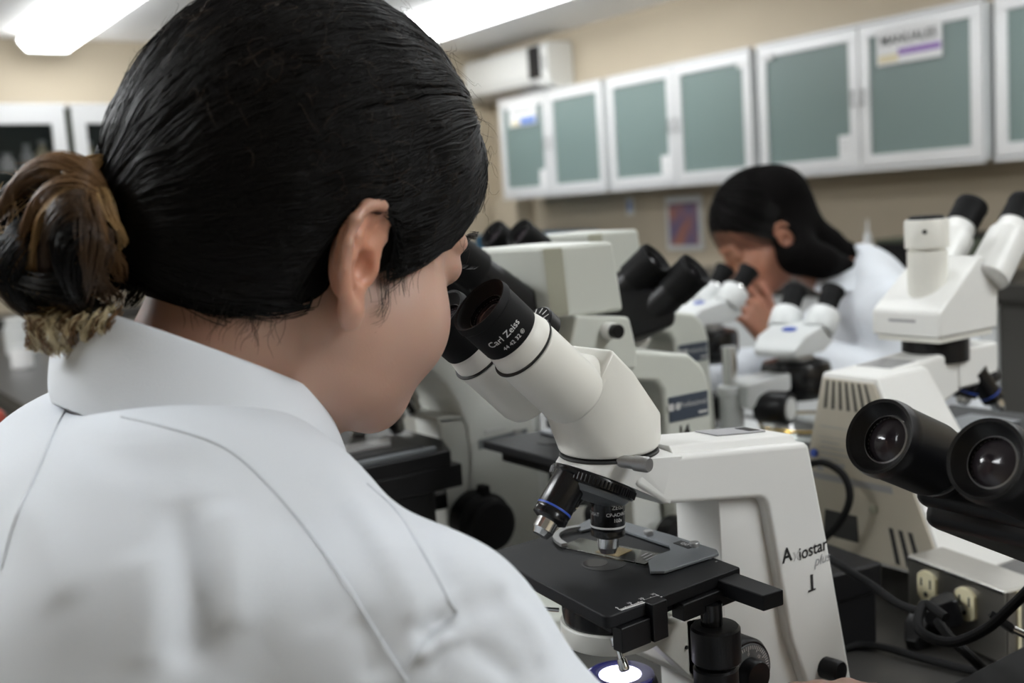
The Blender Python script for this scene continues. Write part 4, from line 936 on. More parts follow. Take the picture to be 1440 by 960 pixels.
# ---- power outlet box, plugs and leads
ob = thing('outlet_box', 'brushed steel power outlet box on the bench below the black eyepieces', 'power outlet box', (.955, .60, BZ))
NL, NR = Vector(on('z', BZ+.075, 1275, 779)), Vector(on('z', BZ+.075, 1416, 831))
fx = NR-NL; fx.z = 0; wl = fx.length; fx.normalize(); nx = Vector((-fx.y, fx.x, 0)); 
if nx.x > 0: nx = -nx          # outward, to the camera
Lb, Hh, Dp = wl, .075, .048
def BX(u, z, dd): return Vector((NL.x, NL.y, BZ))+fx*u-nx*dd+Vector((0, 0, z))
WB().hull([BX(u, z, dd) for u in (0, wl) for z in (.001, Hh) for dd in (0, Dp)]).put('casing', 'steel', ob, .003, 3)
WB().hull([BX(u, z, dd) for u in (wl-.003, wl+.0016) for z in (.001, Hh-.003) for dd in (.012, .016)]).put('edge_strip', 'ivory', ob)
WB().hull([BX(u, z, dd) for u in (.002, wl-.002) for z in (Hh-.0045, Hh-.0015) for dd in (-.0012, 0)]).put('lid_lip', 'chrome', ob, .0004)
def recept(u, z, cover=True):
    c = BX(u, z, 0); F = Matrix((fx, Vector((0, 0, 1)), nx)).transposed()
    pts = []
    for k in range(36):
        a = 2*math.pi*k/36; x = max(-.0125, min(.0125, .0165*math.cos(a))); pts.append((x, .0165*math.sin(a)))
    lo = [c+F @ Vector((x, y, 0)) for x, y in pts]; hi = [c+F @ Vector((x*.97, y*.97, .004)) for x, y in pts]
    o = WB().hull(lo+hi).put('receptacle', 'ivory', ob, .0005, 1)
    for dx, w_, h_ in ((-.0060, .0022, .0078), (.0060, .0022, .0092)):
        q_ = WB(); q_.box(c+F @ Vector((dx, .004, .0040)), (w_, h_, .0006), F); q_.put('slot', 'print', ob, parent=o, smooth=False)
    WB().lathe([(.0026, 0), (.0026, .0004), (0, .0004)], c+F @ Vector((0, -.0075, .0040)), nx, 16).put('earth_hole', 'print', ob, parent=o)
    return c
r1 = recept(.030, .050); r2 = recept(.080, .048); r3 = recept(.030, .0190)
def lead(name, label, pts, r, m='rubber', loc=None):
    P = spline(pts, 8); o = MB().tube([Vector(p)-Vector(P[0]) for p in P], r, 10).build(name, m, None)
    o.location = P[0]; return tag(o, label, 'cable')
def plug(label, c, d, upv, L=.040):
    t = thing('power_plug', label, 'plug', c, 0, 'black power plugs')
    F = frame_of(d, upv)
    def sec(r1_, r2_, h): return [F @ Vector((x*r1_, y*r2_, h)) for x in (-1, 1) for y in (-1, 1)]
    MB().hull(sec(.010, .011, 0)+sec(.0125, .0135, .006)+sec(.0115, .0125, L*.6)+sec(.006, .006, L)).build('body', 'black', t, .002)
    for x in (-.0035, .0035):
        MB().hull([F @ Vector((x+a, b, h)) for a in (-.0006, .0006) for b in (-.003, .003) for h in (-.004, .001)]).build('prong', 'chrome', t)
    return t
p1 = r3+nx*.0095+Vector((0, 0, .003)); p2 = r2+nx*.009
plug('black power plug in the left socket of the steel outlet box', p1+fx*.008, (nx*.9+fx*.35+Vector((0, 0, -.45))).normalized(), (0, 0, 1), .040)
plug('black power plug in the right socket of the steel outlet box', p2-fx*.001+Vector((0, 0, -.002)), (nx*.85-fx*.55+Vector((0, 0, -.30))).normalized(), (0, 0, 1), .034)
zz = BZ+.006
e1 = p1+fx*.02+nx*.034+Vector((0, 0, -.018))
lead('power_cable', 'black cable looping from the outlet box to the right edge', [deep(1330, 868, .90), deep(1300, 850, .92), deep(1293, 885, .90), deep(1335, 903, .88), deep(1385, 885, .86), deep(1425, 850, .84), deep(1460, 815, .82)], .0042)
lead('power_cable', 'black cable from the outlet box down to the black base', [deep(1318, 872, .925), deep(1335, 895, .91), deep(1372, 930, .885), on('z', zz+.01, 1400, 960)], .0042)
lead('power_cable', 'black cable from the adapter up to the outlet box plug', [deep(1150, 770, 1.04), deep(1178, 792, 1.01), deep(1225, 822, .99), deep(1262, 848, .97), deep(1300, 862, .95)], .0038)
lead('power_cable', 'thin black cable lying on the worktop behind the microscope arm', [on('z', zz, 1150, 925), on('z', zz, 1195, 908), on('z', zz, 1240, 910), on('z', zz, 1295, 925), on('z', zz, 1345, 938), on('z', zz, 1400, 950)], .0038)
lead('power_cable', 'grey cable looped against the beige vented back panel', [on('x', .955, 1130, 655), on('x', .950, 1158, 650), on('x', .948, 1186, 668), on('x', .945, 1195, 700), on('x', .940, 1180, 735), on('x', .930, 1150, 765)], .0042, 'rubber')
us = thing('connector_lead', 'black lead with a metal connector tip crossing the outlet box corner', 'connector', deep(1398, 868, .86))
def U(p): return Vector(p)-us.location
a, b, c_ = deep(1396, 866, .86), deep(1424, 884, .855), deep(1445, 894, .85)
MB().hull([U(a)+Vector(v)*.0045 for v in ((1, 0, 0), (-1, 0, 0), (0, 1, 0), (0, -1, 0), (0, 0, 1), (0, 0, -1))]+[U(b)+Vector(v)*.0045 for v in ((1, 0, 0), (-1, 0, 0), (0, 1, 0), (0, -1, 0), (0, 0, 1), (0, 0, -1))]).build('grip', 'black', us)
MB().cyl(U(b), U(c_), .003, n=12).build('tip', 'chrome', us)
ad = thing('power_adapter', 'black power adapter block on the bench between the arm and the outlet box', 'adapter', (.825, .715, BZ))
ad.rotation_euler = (0, 0, math.radians(-8))
MB().span((-.06, -.045, .055), (.045, .06, .085)).build('body', 'black', ad, .004)
MB().span((-.05, -.04, .0006), (.04, .05, .055)).build('lower_body', 'rubber', ad, .003)
MB().span((-.052, -.02, .012), (-.05, -.005, .03)).build('rating_mark', 'ivory', ad)
# ================================================================== people: signed-distance bodies meshed as one surface
def smin(a, b, k):
    h = np.clip(0.5+0.5*(b-a)/k, 0, 1); return b*(1-h)+a*h-k*h*(1-h)
def smax(a, b, k): return -smin(-a, -b, k)
def ell(P, c, r, R=None):
    q = P-np.asarray(c)
    if R is not None: q = q @ R
    r = np.asarray(r); k0 = np.linalg.norm(q/r, axis=1); k1 = np.linalg.norm(q/(r*r), axis=1)+1e-9
    return k0*(k0-1)/k1
def rc(P, a, b, ra, rb):
    a = np.asarray(a, float); b = np.asarray(b, float); ab = b-a; t = np.clip(((P-a) @ ab)/(ab @ ab), 0, 1)
    return np.linalg.norm(P-a-t[:, None]*ab, axis=1)-(ra+(rb-ra)*t)
def chain(P, pts, rs, k=0.004):
    d = None
    for i in range(len(pts)-1):
        e = rc(P, pts[i], pts[i+1], rs[i], rs[i+1]); d = e if d is None else smin(d, e, k)
    return d
def graded(lo, hi, fine, h, H):
    # axis with fine steps inside the given intervals, coarse steps elsewhere
    x = lo; out = [x]
    while x < hi:
        d = min([0 if a <= x <= b else min(abs(x-a), abs(x-b)) for a, b in fine]); st = h if d == 0 else min(H, h+d*0.15)
        x += st; out.append(x)
    return np.array(out)
def surface(f, xs, ys, zs, B=14):
    nx, ny, nz = len(xs), len(ys), len(zs); D = np.full((nx, ny, nz), 1.0, np.float32)
    for i in range(0, nx, B):
        for j in range(0, ny, B):
            ii, jj = slice(i, min(i+B, nx)), slice(j, min(j+B, ny))
            cs = []; ks = []
            for k in range(0, nz, B):
                kk = slice(k, min(k+B, nz)); a = np.array([xs[ii][0], ys[jj][0], zs[kk][0]]); b = np.array([xs[ii][-1], ys[jj][-1], zs[kk][-1]])
                cs.append(np.concatenate([(a+b)/2, [np.linalg.norm(b-a)/2]])); ks.append(kk)
            cs = np.array(cs); v = f(cs[:, :3])
            for c, kk, d in zip(cs, ks, v):
                if abs(d) > c[3]*1.35+0.008: D[ii, jj, kk] = 1.0 if d > 0 else -1.0; continue
                X, Y, Z = np.meshgrid(xs[ii], ys[jj], zs[kk], indexing='ij')
                D[ii, jj, kk] = f(np.stack([X.ravel(), Y.ravel(), Z.ravel()], 1)).reshape(X.shape)
    # surface nets
    ins = D < 0
    cell = np.zeros((nx-1, ny-1, nz-1), np.uint8)
    for a in (0, 1):
        for b in (0, 1):
            for c in (0, 1): cell += ins[a:nx-1+a, b:ny-1+b, c:nz-1+c]
    act = (cell > 0) & (cell < 8); I, J, K = np.nonzero(act); n = len(I)
    idx = np.full(cell.shape, -1, np.int32); idx[I, J, K] = np.arange(n)
    acc = np.zeros((n, 3)); cnt = np.zeros(n); ax = (xs, ys, zs)
    for axis in range(3):
        o = [(0, 0), (0, 1), (1, 0), (1, 1)]
        for p, q in o:
            s0 = [0, 0, 0]; oth = [a for a in range(3) if a != axis]; s0[oth[0]] = p; s0[oth[1]] = q; s1 = list(s0); s1[axis] = 1
            d0 = D[I+s0[0], J+s0[1], K+s0[2]]; d1 = D[I+s1[0], J+s1[1], K+s1[2]]; m = (d0 < 0) != (d1 < 0)
            t = np.where(m, d0/np.where(m, d0-d1, 1), 0)
            P0 = np.stack([xs[I+s0[0]], ys[J+s0[1]], zs[K+s0[2]]], 1); P1 = np.stack([xs[I+s1[0]], ys[J+s1[1]], zs[K+s1[2]]], 1)
            acc += np.where(m[:, None], P0+(P1-P0)*t[:, None], 0); cnt += m
    V = acc/np.maximum(cnt, 1)[:, None]
    F = []
    for axis in range(3):
        sl0 = [slice(None)]*3; sl1 = [slice(None)]*3; sl0[axis] = slice(0, -1); sl1[axis] = slice(1, None)
        a, b = ins[tuple(sl0)], ins[tuple(sl1)]; ch = a != b
        u, w = [(1, 2), (2, 0), (0, 1)][axis]
        g = list(np.nonzero(ch)); flip = a[tuple(g)]
        ok = (g[u] > 0) & (g[w] > 0) & (g[u] < D.shape[u]-1) & (g[w] < D.shape[w]-1); g = [q[ok] for q in g]; flip = flip[ok]
        def at(du, dw):
            c = [g[0], g[1], g[2]]; c[u] = c[u]+du; c[w] = c[w]+dw; return idx[c[0], c[1], c[2]]
        q = np.stack([at(-1, -1), at(0, -1), at(0, 0), at(-1, 0)], 1)
        q[~flip] = q[~flip][:, ::-1]; F.append(q)
    F = np.concatenate(F); F = F[(F >= 0).all(1)]
    return V, F
def relax(V, F, it=2, lam=0.5):
    n = len(V)
    for _ in range(it):
        s = np.zeros_like(V); c = np.zeros(n)
        for a, b in ((0, 1), (1, 2), (2, 3), (3, 0)):
            np.add.at(s, F[:, a], V[F[:, b]]); np.add.at(s, F[:, b], V[F[:, a]]); np.add.at(c, F[:, a], 1); np.add.at(c, F[:, b], 1)
        V = V+(s/np.maximum(c, 1)[:, None]-V)*lam
    return V
def normals(V, F):
    n = np.cross(V[F[:, 2]]-V[F[:, 0]], V[F[:, 3]]-V[F[:, 1]]); N = np.zeros_like(V)
    for k in range(4): np.add.at(N, F[:, k], n)
    return N/(np.linalg.norm(N, axis=1)[:, None]+1e-12)
def np_mesh(name, V, F, m, parent=None, smooth=True, colors=None, label=None, off=None):
    V = np.asarray(V, np.float32)
    if off is not None: V = V-np.asarray(off, np.float32)
    me = bpy.data.meshes.new(name); F = np.asarray(F, np.int32); k = F.shape[1]
    me.vertices.add(len(V)); me.vertices.foreach_set('co', V.ravel())
    me.loops.add(F.size); me.loops.foreach_set('vertex_index', F.ravel())
    me.polygons.add(len(F)); me.polygons.foreach_set('loop_start', np.arange(0, F.size, k, dtype=np.int32)); me.polygons.foreach_set('loop_total', np.full(len(F), k, np.int32))
    me.polygons.foreach_set('use_smooth', np.ones(len(F), bool) if smooth else np.zeros(len(F), bool))
    me.update(calc_edges=True); me.validate()
    return link_mesh(name, me, m, parent, label=label)
class Head:
    def __init__(s, O, P, yaw, tilt, sc):
        P, y, t = map(math.radians, (P, yaw, tilt)); hx = np.array([math.cos(y), math.sin(y), 0]); Z = np.array([0, 0, 1.])
        f = hx*math.cos(P)-Z*math.sin(P); up = hx*math.sin(P)+Z*math.cos(P); l = np.cross(up, f)
        l, up = l*math.cos(t)+up*math.sin(t), up*math.cos(t)-l*math.sin(t)
        s.O = np.array(O, float); s.B = np.stack([f, l, up], 1); s.s = sc
    def w(s, p): return s.O+s.s*(s.B @ np.asarray(p, float))
    def loc(s, P): return ((P-s.O) @ s.B)/s.s
    def wd(s, d): return s.B @ np.asarray(d, float)
def head_sdf(p, full_cheek=1.0):
    # p in head units (metres at scale 1): x forward, y left, z up, origin between the ears at eye height
    y = np.abs(p[:, 1]); q = np.stack([p[:, 0], y, p[:, 2]], 1)
    d = ell(q, (-.018, 0, .035), (.094, .073, .086))
    d = smin(d, ell(q, (.030, 0, .035), (.055, .060, .055)), .02)
    d = smin(d, ell(q, (.028, 0, -.030), (.055, .058, .068)), .02)
    d = smin(d, ell(q, (.036, 0, -.072), (.042, .042, .034)), .02)
    d = smin(d, ell(q, (.068, 0, -.096), (.017, .018, .015)), .018)
    d = smin(d, ell(q, (.040, .034, -.046), (.042, .030*full_cheek, .040)), .022)
    d = smin(d, rc(q, (-.004, .050, -.055), (.055, .022, -.094), .019, .018), .025)
    d = smin(d, ell(q, (.015, .030, -.084), (.040, .028, .022)), .02)
    d = smin(d, rc(q, (.085, .012, .018), (.075, .040, .015), .0068, .0055), .012)
    d = smax(d, -(np.linalg.norm(q-np.array([.095, .032, -.002]), axis=1)-.0150), .014)
    d = smin(d, rc(q, (.086, 0, .004), (.098, 0, -.033), .0058, .0078), .012)
    d = smin(d, np.linalg.norm(q-np.array([.092, .0105, -.039]), axis=1)-.0078, .008)
    d = smin(d, ell(q, (.0715, .031, -.001), (.0140, .0150, .0125)), .005)
    d = smin(d, ell(q, (.088, 0, -.064), (.012, .023, .0052)), .005)
    d = smin(d, ell(q, (.087, 0, -.073), (.0115, .020, .0058)), .005)
    d = smax(d, -ell(q, (.098, 0, -.0685), (.006, .021, .0012)), .003)
    return d
EARC = np.array([-.016, .0755, -.020])
def ear_sdf(p):
    # both ears, mirrored; ear plane turned out a little at the back
    q = np.stack([p[:, 0], np.abs(p[:, 1]), p[:, 2]], 1)-EARC
    c, s = math.cos(math.radians(10)), math.sin(math.radians(10))
    u = q[:, 0]*c - q[:, 1]*s*1.0; v = q[:, 0]*s + q[:, 1]*c          # u along the ear, v outwards
    t = math.radians(-10); u, w = u*math.cos(t)-q[:, 2]*math.sin(t), u*math.sin(t)+q[:, 2]*math.cos(t)
    e = np.stack([u, v, w], 1)
    hp = [(.006, .001, .004), (.0135, .003, .014), (.0125, .006, .025), (.004, .009, .0320), (-.007, .011, .0305), (-.0155, .0125, .022), (-.0190, .0125, .008), (-.0175, .011, -.006), (-.0125, .009, -.018), (-.006, .007, -.0265)]
    d = chain(e, hp, [.0026, .0032, .0034, .0034, .0034, .0034, .0034, .0033, .0034, .005], .003)
    ah = [(-.002, .006, .022), (-.0085, .008, .013), (-.0110, .0085, .002), (-.0085, .008, -.009), (-.001, .006, -.0150)]
    d = smin(d, chain(e, ah, [.0024, .0030, .0032, .0032, .0030], .003), .004)
    d = smin(d, ell(e, (-.003, .0045, .006), (.0170, .0042, .0275)), .003)
    d = smin(d, ell(e, (-.002, .0055, -.0290), (.0085, .0042, .0110)), .006)
    d = smin(d, rc(e, (.0085, .002, -.006), (.0075, .006, -.002), .0042, .0030), .004)
    d = smin(d, ell(e, (-.004, -.002, 0), (.012, .008, .022)), .006)
    d = smax(d, -ell(e, (-.001, .0095, -.003), (.0075, .0085, .0095)), .003)
    d = smax(d, -ell(e, (.002, .0105, .016), (.0055, .0055, .0075)), .003)
    return d
def hand_parts(w, palm_dir, nrm, side, curl, spread=0.10, sc=1.0, thumb=(0.55, 0.55)):
    # returns a list of (points, radii) for palm and fingers. w wrist, palm_dir to the knuckles, nrm out of the back of the hand
    w = Vector(w); a = Vector(palm_dir).normalized(); n = Vector(nrm); n = (n-a*n.dot(a)).normalized(); s = a.cross(n)*side
    out = []; k = []
    for i, (off, L, r) in enumerate(((.030, .070, .0080), (.010, .078, .0083), (-.010, .072, .0080), (-.028, .056, .0070))):
        base = w+a*(.082-.006*abs(i-1))*sc+s*off*sc
        root = w+a*.020*sc+s*off*.55*sc
        out.append(([root, base], [.0135*sc, .0110*sc]))
        p = base; d = (a+s*(spread*(1.5-i)/1.5)).normalized(); pts = [p]; c = curl[i]
        for seg, fr, bend in ((0, .46, c*.9), (1, .30, c*1.1), (2, .24, c*.8)):
            ax = d.cross(n).normalized(); R = Matrix.Rotation(-bend, 3, ax); d = (R @ d).normalized(); n2 = R @ n
            p = p+d*L*fr*sc; pts.append(p); n_ = n2
        out.append((pts, [r*1.08*sc, r*1.0*sc, r*.92*sc, r*.74*sc]))
    tb = w+a*.025*sc+s*.026*sc; t1 = tb+(a*.5+s*.75-n*.25).normalized()*.034*sc
    d = (a*thumb[0]+s*.45-n*thumb[1]).normalized(); t2 = t1+d*.030*sc; t3 = t2+(d+a*.35-n*.1).normalized()*.024*sc
    out.append(([tb, t1, t2, t3], [.0150*sc, .0115*sc, .0100*sc, .0080*sc]))
    return out
def hand_sdf(P, parts):
    d = None
    for pts, rs in parts:
        e = chain(P, [np.array(p) for p in pts], rs, .003); d = e if d is None else smin(d, e, .0035 if len(pts) > 2 else .010)
    return d
def strands(name, curves, rad, m, parent, off, sides=3, label=None):
    # curves: (n, k, 3) array of strands
    C = np.asarray(curves, np.float64); n, k, _ = C.shape
    T = np.gradient(C, axis=1); T /= np.linalg.norm(T, axis=2)[..., None]+1e-12
    ref = np.array([0.31, 0.22, 0.92]); X = np.cross(T, ref); X /= np.linalg.norm(X, axis=2)[..., None]+1e-12; Y = np.cross(T, X)
    R = np.broadcast_to(np.asarray(rad, float).reshape(-1, 1, 1), (n, 1, 1)) * np.sqrt(np.clip(1-np.linspace(-.55, 1, k)**4, .12, 1))[None, :, None]
    V = np.stack([C+(X*math.cos(2*math.pi*a/sides)+Y*math.sin(2*math.pi*a/sides))*R for a in range(sides)], 2).reshape(-1, 3)
    i = np.arange(n)[:, None, None]; j = np.arange(k-1)[None, :, None]; a = np.arange(sides)[None, None, :]; b = (a+1) % sides
    base = (i*k+j)*sides
    F = np.stack([base+a, base+b, base+sides+b, base+sides+a], 3).reshape(-1, 4)
    o = np_mesh(name, V, F, m, parent, label=label, off=off); o['kind'] = 'stuff'; return o

# ------------------------------------------------------------------ the woman in the foreground
HD = Head((.2650, .5870, 1.2766), 21.3, 7.0, 4.85, .943)
w1 = thing('person', 'person with a black hair bun and white lab coat bent over microscope 1', 'person', (.14, .595, BZ-.35))
OFF = Vector(w1.location)
NB = np.array([.178, .597, 1.165])
handR = hand_parts((.508, .430, .934), (.74, .62, .06), (-.35, -.30, .88), 1, (.75, .75, .75, .75), sc=.92)
handL = hand_parts((.385, .722, .935), (.72, -.66, .02), (.10, .30, .95), -1, (.7, .7, .7, .7), sc=.92)
def body1(P):
    L = HD.loc(P); d = head_sdf(L, 1.28)*HD.s
    d = smin(d, ear_sdf(L)*HD.s, .0015)
    nk = rc(P, HD.w((-.030, 0, -.040)), NB, .050, .052)
    nk = smin(nk, rc(P, HD.w((.010, 0, -.075)), NB+np.array([.035, 0, -.02]), .030, .045), .03)
    d = smin(d, nk, .014)
    t = ell(P, (.14, .595, 1.02), (.095, .150, .15)); t = smin(t, ell(P, (.06, .595, .80), (.10, .135, .22)), .06)
    for s in (-1, 1): t = smin(t, rc(P, NB+np.array([0, s*.03, -.02]), (.215, .595+s*.145, 1.060), .036, .036), .02)
    d = smin(d, t, .03)
    for s, el, wr, hd in ((-1, (.36, .345, .90), (.508, .430, .934), handR), (1, (.27, .80, .90), (.385, .722, .935), handL)):
        arm = chain(P, [np.array(v) for v in ((.220, .595+s*.155, 1.065), el, wr)], [.044, .034, .024], .02); d = smin(d, arm, .02); d = smin(d, hand_sdf(P, hd), .01)
    return d
xs = graded(-.12, .62, [(.168, .372), (.505, .60)], .0021, .012); ys = graded(.30, .96, [(.50, .69)], .0021, .012); zs = graded(.55, 1.43, [(1.165, 1.39), (.90, .97)], .0021, .012)
V, F = surface(body1, xs, ys, zs); V = relax(V, F, 1, .4)
bo = np_mesh('body', V, F, 'skin', w1, off=OFF)
L = HD.loc(V); wm = np.clip(1.15-np.linalg.norm((np.stack([L[:, 0], np.abs(L[:, 1]), L[:, 2]], 1)-EARC-np.array([-.003, .006, .002]))/np.array([.024, .016, .036]), axis=1), 0, 1)**.7*.75
wm = np.maximum(wm, .35*np.clip((-.045-L[:, 0])/.05, 0, 1)); wm = np.maximum(wm, .45*np.exp(-((L[:, 0]-.095)/.02)**2-((L[:, 2]+.069)/.008)**2))
at_ = bo.data.attributes.new('warm', 'FLOAT', 'POINT'); at_.data.foreach_set('value', wm.astype(np.float32))
from mathutils.bvhtree import BVHTree
def tree(V, F): return BVHTree.FromPolygons([tuple(v) for v in V], [tuple(int(a) for a in f) for f in F])
# eyes
for s in (-1, 1):
    c = HD.w((.0720, s*.031, -.001)); dd = Vector(HD.wd((1, 0, -.05)))
    o = MB().lathe([(.0112*math.sin(a), -.0112*math.cos(a)) for a in [k*math.pi/14 for k in range(15)]], Vector(c)+dd*.0015-OFF, dd, 24).build('eye', 'eye', w1)
    MB().lathe([(.0058, .0096), (.004, .0108), (0, .0113)], Vector(c)+dd*.0018-OFF, dd, 20).build('iris', 'iris', o)
# lab coat
def coat1(P):
    t = ell(P, (.135, .595, 1.02), (.122, .178, .165)); t = smin(t, ell(P, (.04, .595, .78), (.135, .165, .26)), .08)
    t = smin(t, rc(P, (.150, .52, 1.125), (.150, .67, 1.125), .062, .062), .05)
    for s in (-1, 1):
        t = smin(t, rc(P, (.182, .597+s*.045, 1.152), (.222, .597+s*.156, 1.078), .042, .055), .045)
    for s, el, wr in ((-1, (.350, .350, .905), (.462, .416, .922)), (1, (.26, .80, .905), (.355, .740, .93))):
        t = smin(t, chain(P, [np.array(v) for v in ((.222, .597+s*.160, 1.072), el, wr)], [.058, .050, .040], .03), .035)
    wob = .0022*np.sin(P[:, 0]*31+P[:, 2]*23)*np.sin(P[:, 1]*27+1.3)+.0016*np.sin(P[:, 2]*58+P[:, 1]*41+P[:, 0]*20)
    nk = rc(P, HD.w((-.030, 0, -.02)), NB+np.array([-.004, 0, .035]), .056, .054)
    return smax(t+wob, -nk, .006)
g = .0042
xs = graded(-.12, .50, [(-.05, .35)], g, .012); ys = graded(.28, .96, [(.33, .80)], g, .012); zs = graded(.52, 1.24, [(.93, 1.24)], g, .014)
CV, CF = surface(coat1, xs, ys, zs); CV = relax(CV, CF, 2, .5)
def hit(bv, px, py):
    r = Vector(ray(px, py)).normalized(); loc, nrm, i, d = bv.ray_cast(Vector(CAM), r); return loc, nrm
def pix_line(bv, pts, n=6, lift=0.0):
    out = []
    for p in spline([(a, b, 0) for a, b in pts], n):
        loc, nrm = hit(bv, p[0], p[1])
        if loc is not None: out.append(loc+nrm*lift)
    return out
bv = tree(CV, CF); CN = normals(CV, CF)
def crease(line, width, height):
    global CV
    L = np.array([tuple(p) for p in line])
    if len(L) < 2: return
    m = np.ones(len(CV), bool); lo, hi = L.min(0)-width*3, L.max(0)+width*3
    m = ((CV > lo) & (CV < hi)).all(1); P = CV[m]; best = np.full(len(P), 9.0); tt = np.zeros(len(P))
    for i in range(len(L)-1):
        a, b = L[i], L[i+1]; ab = b-a; t = np.clip(((P-a) @ ab)/(ab @ ab+1e-12), 0, 1); d = np.linalg.norm(P-a-t[:, None]*ab, axis=1)
        u = d < best; best[u] = d[u]; tt[u] = (i+t[u])/(len(L)-1)
    fade = np.clip(np.sin(np.pi*np.clip(tt, .03, .97))*2.2, 0, 1)
    CV[m] += CN[m]*(height*fade*np.exp(-(best/width)**2))[:, None]
folds = [([(250, 690), (262, 780), (270, 870), (262, 955)], .010, -.0045), ([(300, 700), (318, 800), (330, 900)], .012, .003), ([(200, 760), (215, 860), (220, 950)], .012, .002),
         ([(480, 690), (530, 760), (570, 830), (588, 890)], .006, .0022), ([(560, 705), (605, 760), (640, 840)], .007, -.0022), ([(588, 905), (610, 880), (638, 866)], .004, -.0040), ([(585, 930), (612, 905), (645, 888)], .005, .0035),
         ([(600, 945), (625, 915), (655, 900)], .004, -.0030), ([(640, 866), (690, 846), (745, 835)], .006, -.0018), ([(90, 610), (150, 640), (230, 650), (320, 650)], .010, -.0012), ([(430, 640), (520, 720), (600, 800)], .012, .0018),
         ([(20, 700), (70, 760), (100, 860)], .012, .002), ([(400, 700), (440, 800), (460, 900)], .012, -.0016), ([(690, 800), (740, 870), (770, 940)], .008, .002), ([(655, 905), (700, 930), (730, 958)], .005, -.0025), ([(500, 860), (520, 910), (530, 958)], .008, -.002)]
for pts, wd, ht in folds: crease(pix_line(bv, pts, 4), wd, ht*1.5)
coat = np_mesh('lab_coat', CV, CF, 'coat', w1, off=OFF)
sub = coat.modifiers.new('smooth', 'SUBSURF'); sub.levels = 1; sub.render_levels = 1
bv = tree(CV, CF)
seams = [[(171, 586), (230, 600), (300, 622), (350, 655), (420, 730), (480, 810), (530, 890), (572, 958)], [(516, 680), (560, 722), (604, 793), (632, 845), (641, 866), (600, 900), (570, 940)], [(97, 566), (75, 610), (51, 668), (22, 730), (2, 800)], [(641, 866), (680, 850), (723, 835)]]
for sm in seams[:1]+seams[1:3]:
    L = pix_line(bv, sm, 6, .0002)
    if len(L) > 3: MB().tube([p-OFF for p in L], .0007, 8).build('seam', 'seam', coat)
# collar: fold-over band round the neck, running down into the lapel
def cring(c, rx, ry, slope, ph, push=None):
    a = math.radians(ph); x = c[0]+rx*math.cos(a); return Vector((x, c[1]+ry*math.sin(a), c[2]-slope*(x-c[0])))
phs = list(range(50, 347, 8)); inner_, top_, out_ = [], [], []
for ph in phs:
    inner_.append(cring((.190, .597, 1.180), .058, .062, .45, ph)); top_.append(cring((.1885, .597, 1.2165), .0630, .0675, .52, ph)); out_.append(cring((.1885, .597, 1.165), .0755, .0915, .40, ph))
def lerp_sec(a, t, b):
    # section: up the inside, over the fold, down the outside
    s = []
    for k in range(5): s.append(a.lerp(t, k/4))
    mid = (t+b)/2; o = (b-a).normalized() if (b-a).length > 0 else Vector((0, 0, 0))
    for k in range(1, 9):
        u = k/8; s.append(t.lerp(b, u)+o*(.0050*math.sin(math.pi*u)**.6))
    return s
secs = [lerp_sec(a, t, b) for a, t, b in zip(inner_, top_, out_)]
vs = [p-OFF for s_ in secs for p in s_]; m_ = len(secs[0]); fs = [(i*m_+k, i*m_+k+1, (i+1)*m_+k+1, (i+1)*m_+k) for i in range(len(secs)-1) for k in range(m_-1)]
q = MB(); q.add(vs, fs); col_ = link_mesh('collar', q.mesh('collar'), 'coat', coat)
sb = col_.modifiers.new('s', 'SUBSURF'); sb.levels = 2; sb.render_levels = 2
so = col_.modifiers.new('t', 'SOLIDIFY'); so.thickness = .0016; so.offset = 0

# ------------------------------------------------------------------ her hair
SC = np.array([-.016, 0, .035]); SR = np.array([.111, .0850, .1015])       # hair shell in head units
def hair_front(L):
    # positive on the face side of the hairline
    y = np.abs(L[:, 1]); z = L[:, 2]
    fx = np.where(z > .035, .074-.25*np.maximum(z-.075, 0)*0+.02*(z-.035)/.04, .030+(z+.02)*.8)
    fx = np.interp(z, [-.10, -.065, -.050, -.032, -.015, .003, .020, .040, .060, .080], [-.075, -.045, -.025, -.002, .018, .038, .055, .069, .083, .112])
    return L[:, 0]-fx
def hair_vol(L): return smin(ell(L, SC, SR), ell(L, (-.055, 0, -.010), (.075, .068, .075)), .03)
def hair1(P):
    L = HD.loc(P); d = hair_vol(L)
    d = smax(d, hair_front(L), .010)
    d = smax(d, -(L[:, 2]+.085+.25*np.minimum(L[:, 0]+.03, 0)), .012)
    # leave the ear free
    q = np.stack([L[:, 0], np.abs(L[:, 1]), L[:, 2]], 1)
    d = smax(d, -ell(q, EARC+np.array([.0, .012, -.006]), (.021, .030, .031)), .006)
    return d*HD.s
lo, hi = HD.O-.16, HD.O+.17
xs = np.arange(lo[0], hi[0], .0030); ys = np.arange(lo[1]+.03, hi[1]-.03, .0030); zs = np.arange(lo[2], hi[2], .0030)
HV, HF = surface(hair1, xs, ys, zs); HV = relax(HV, HF, 3, .5)
hair = np_mesh('hair', HV, HF, 'hair_base', w1, off=OFF)
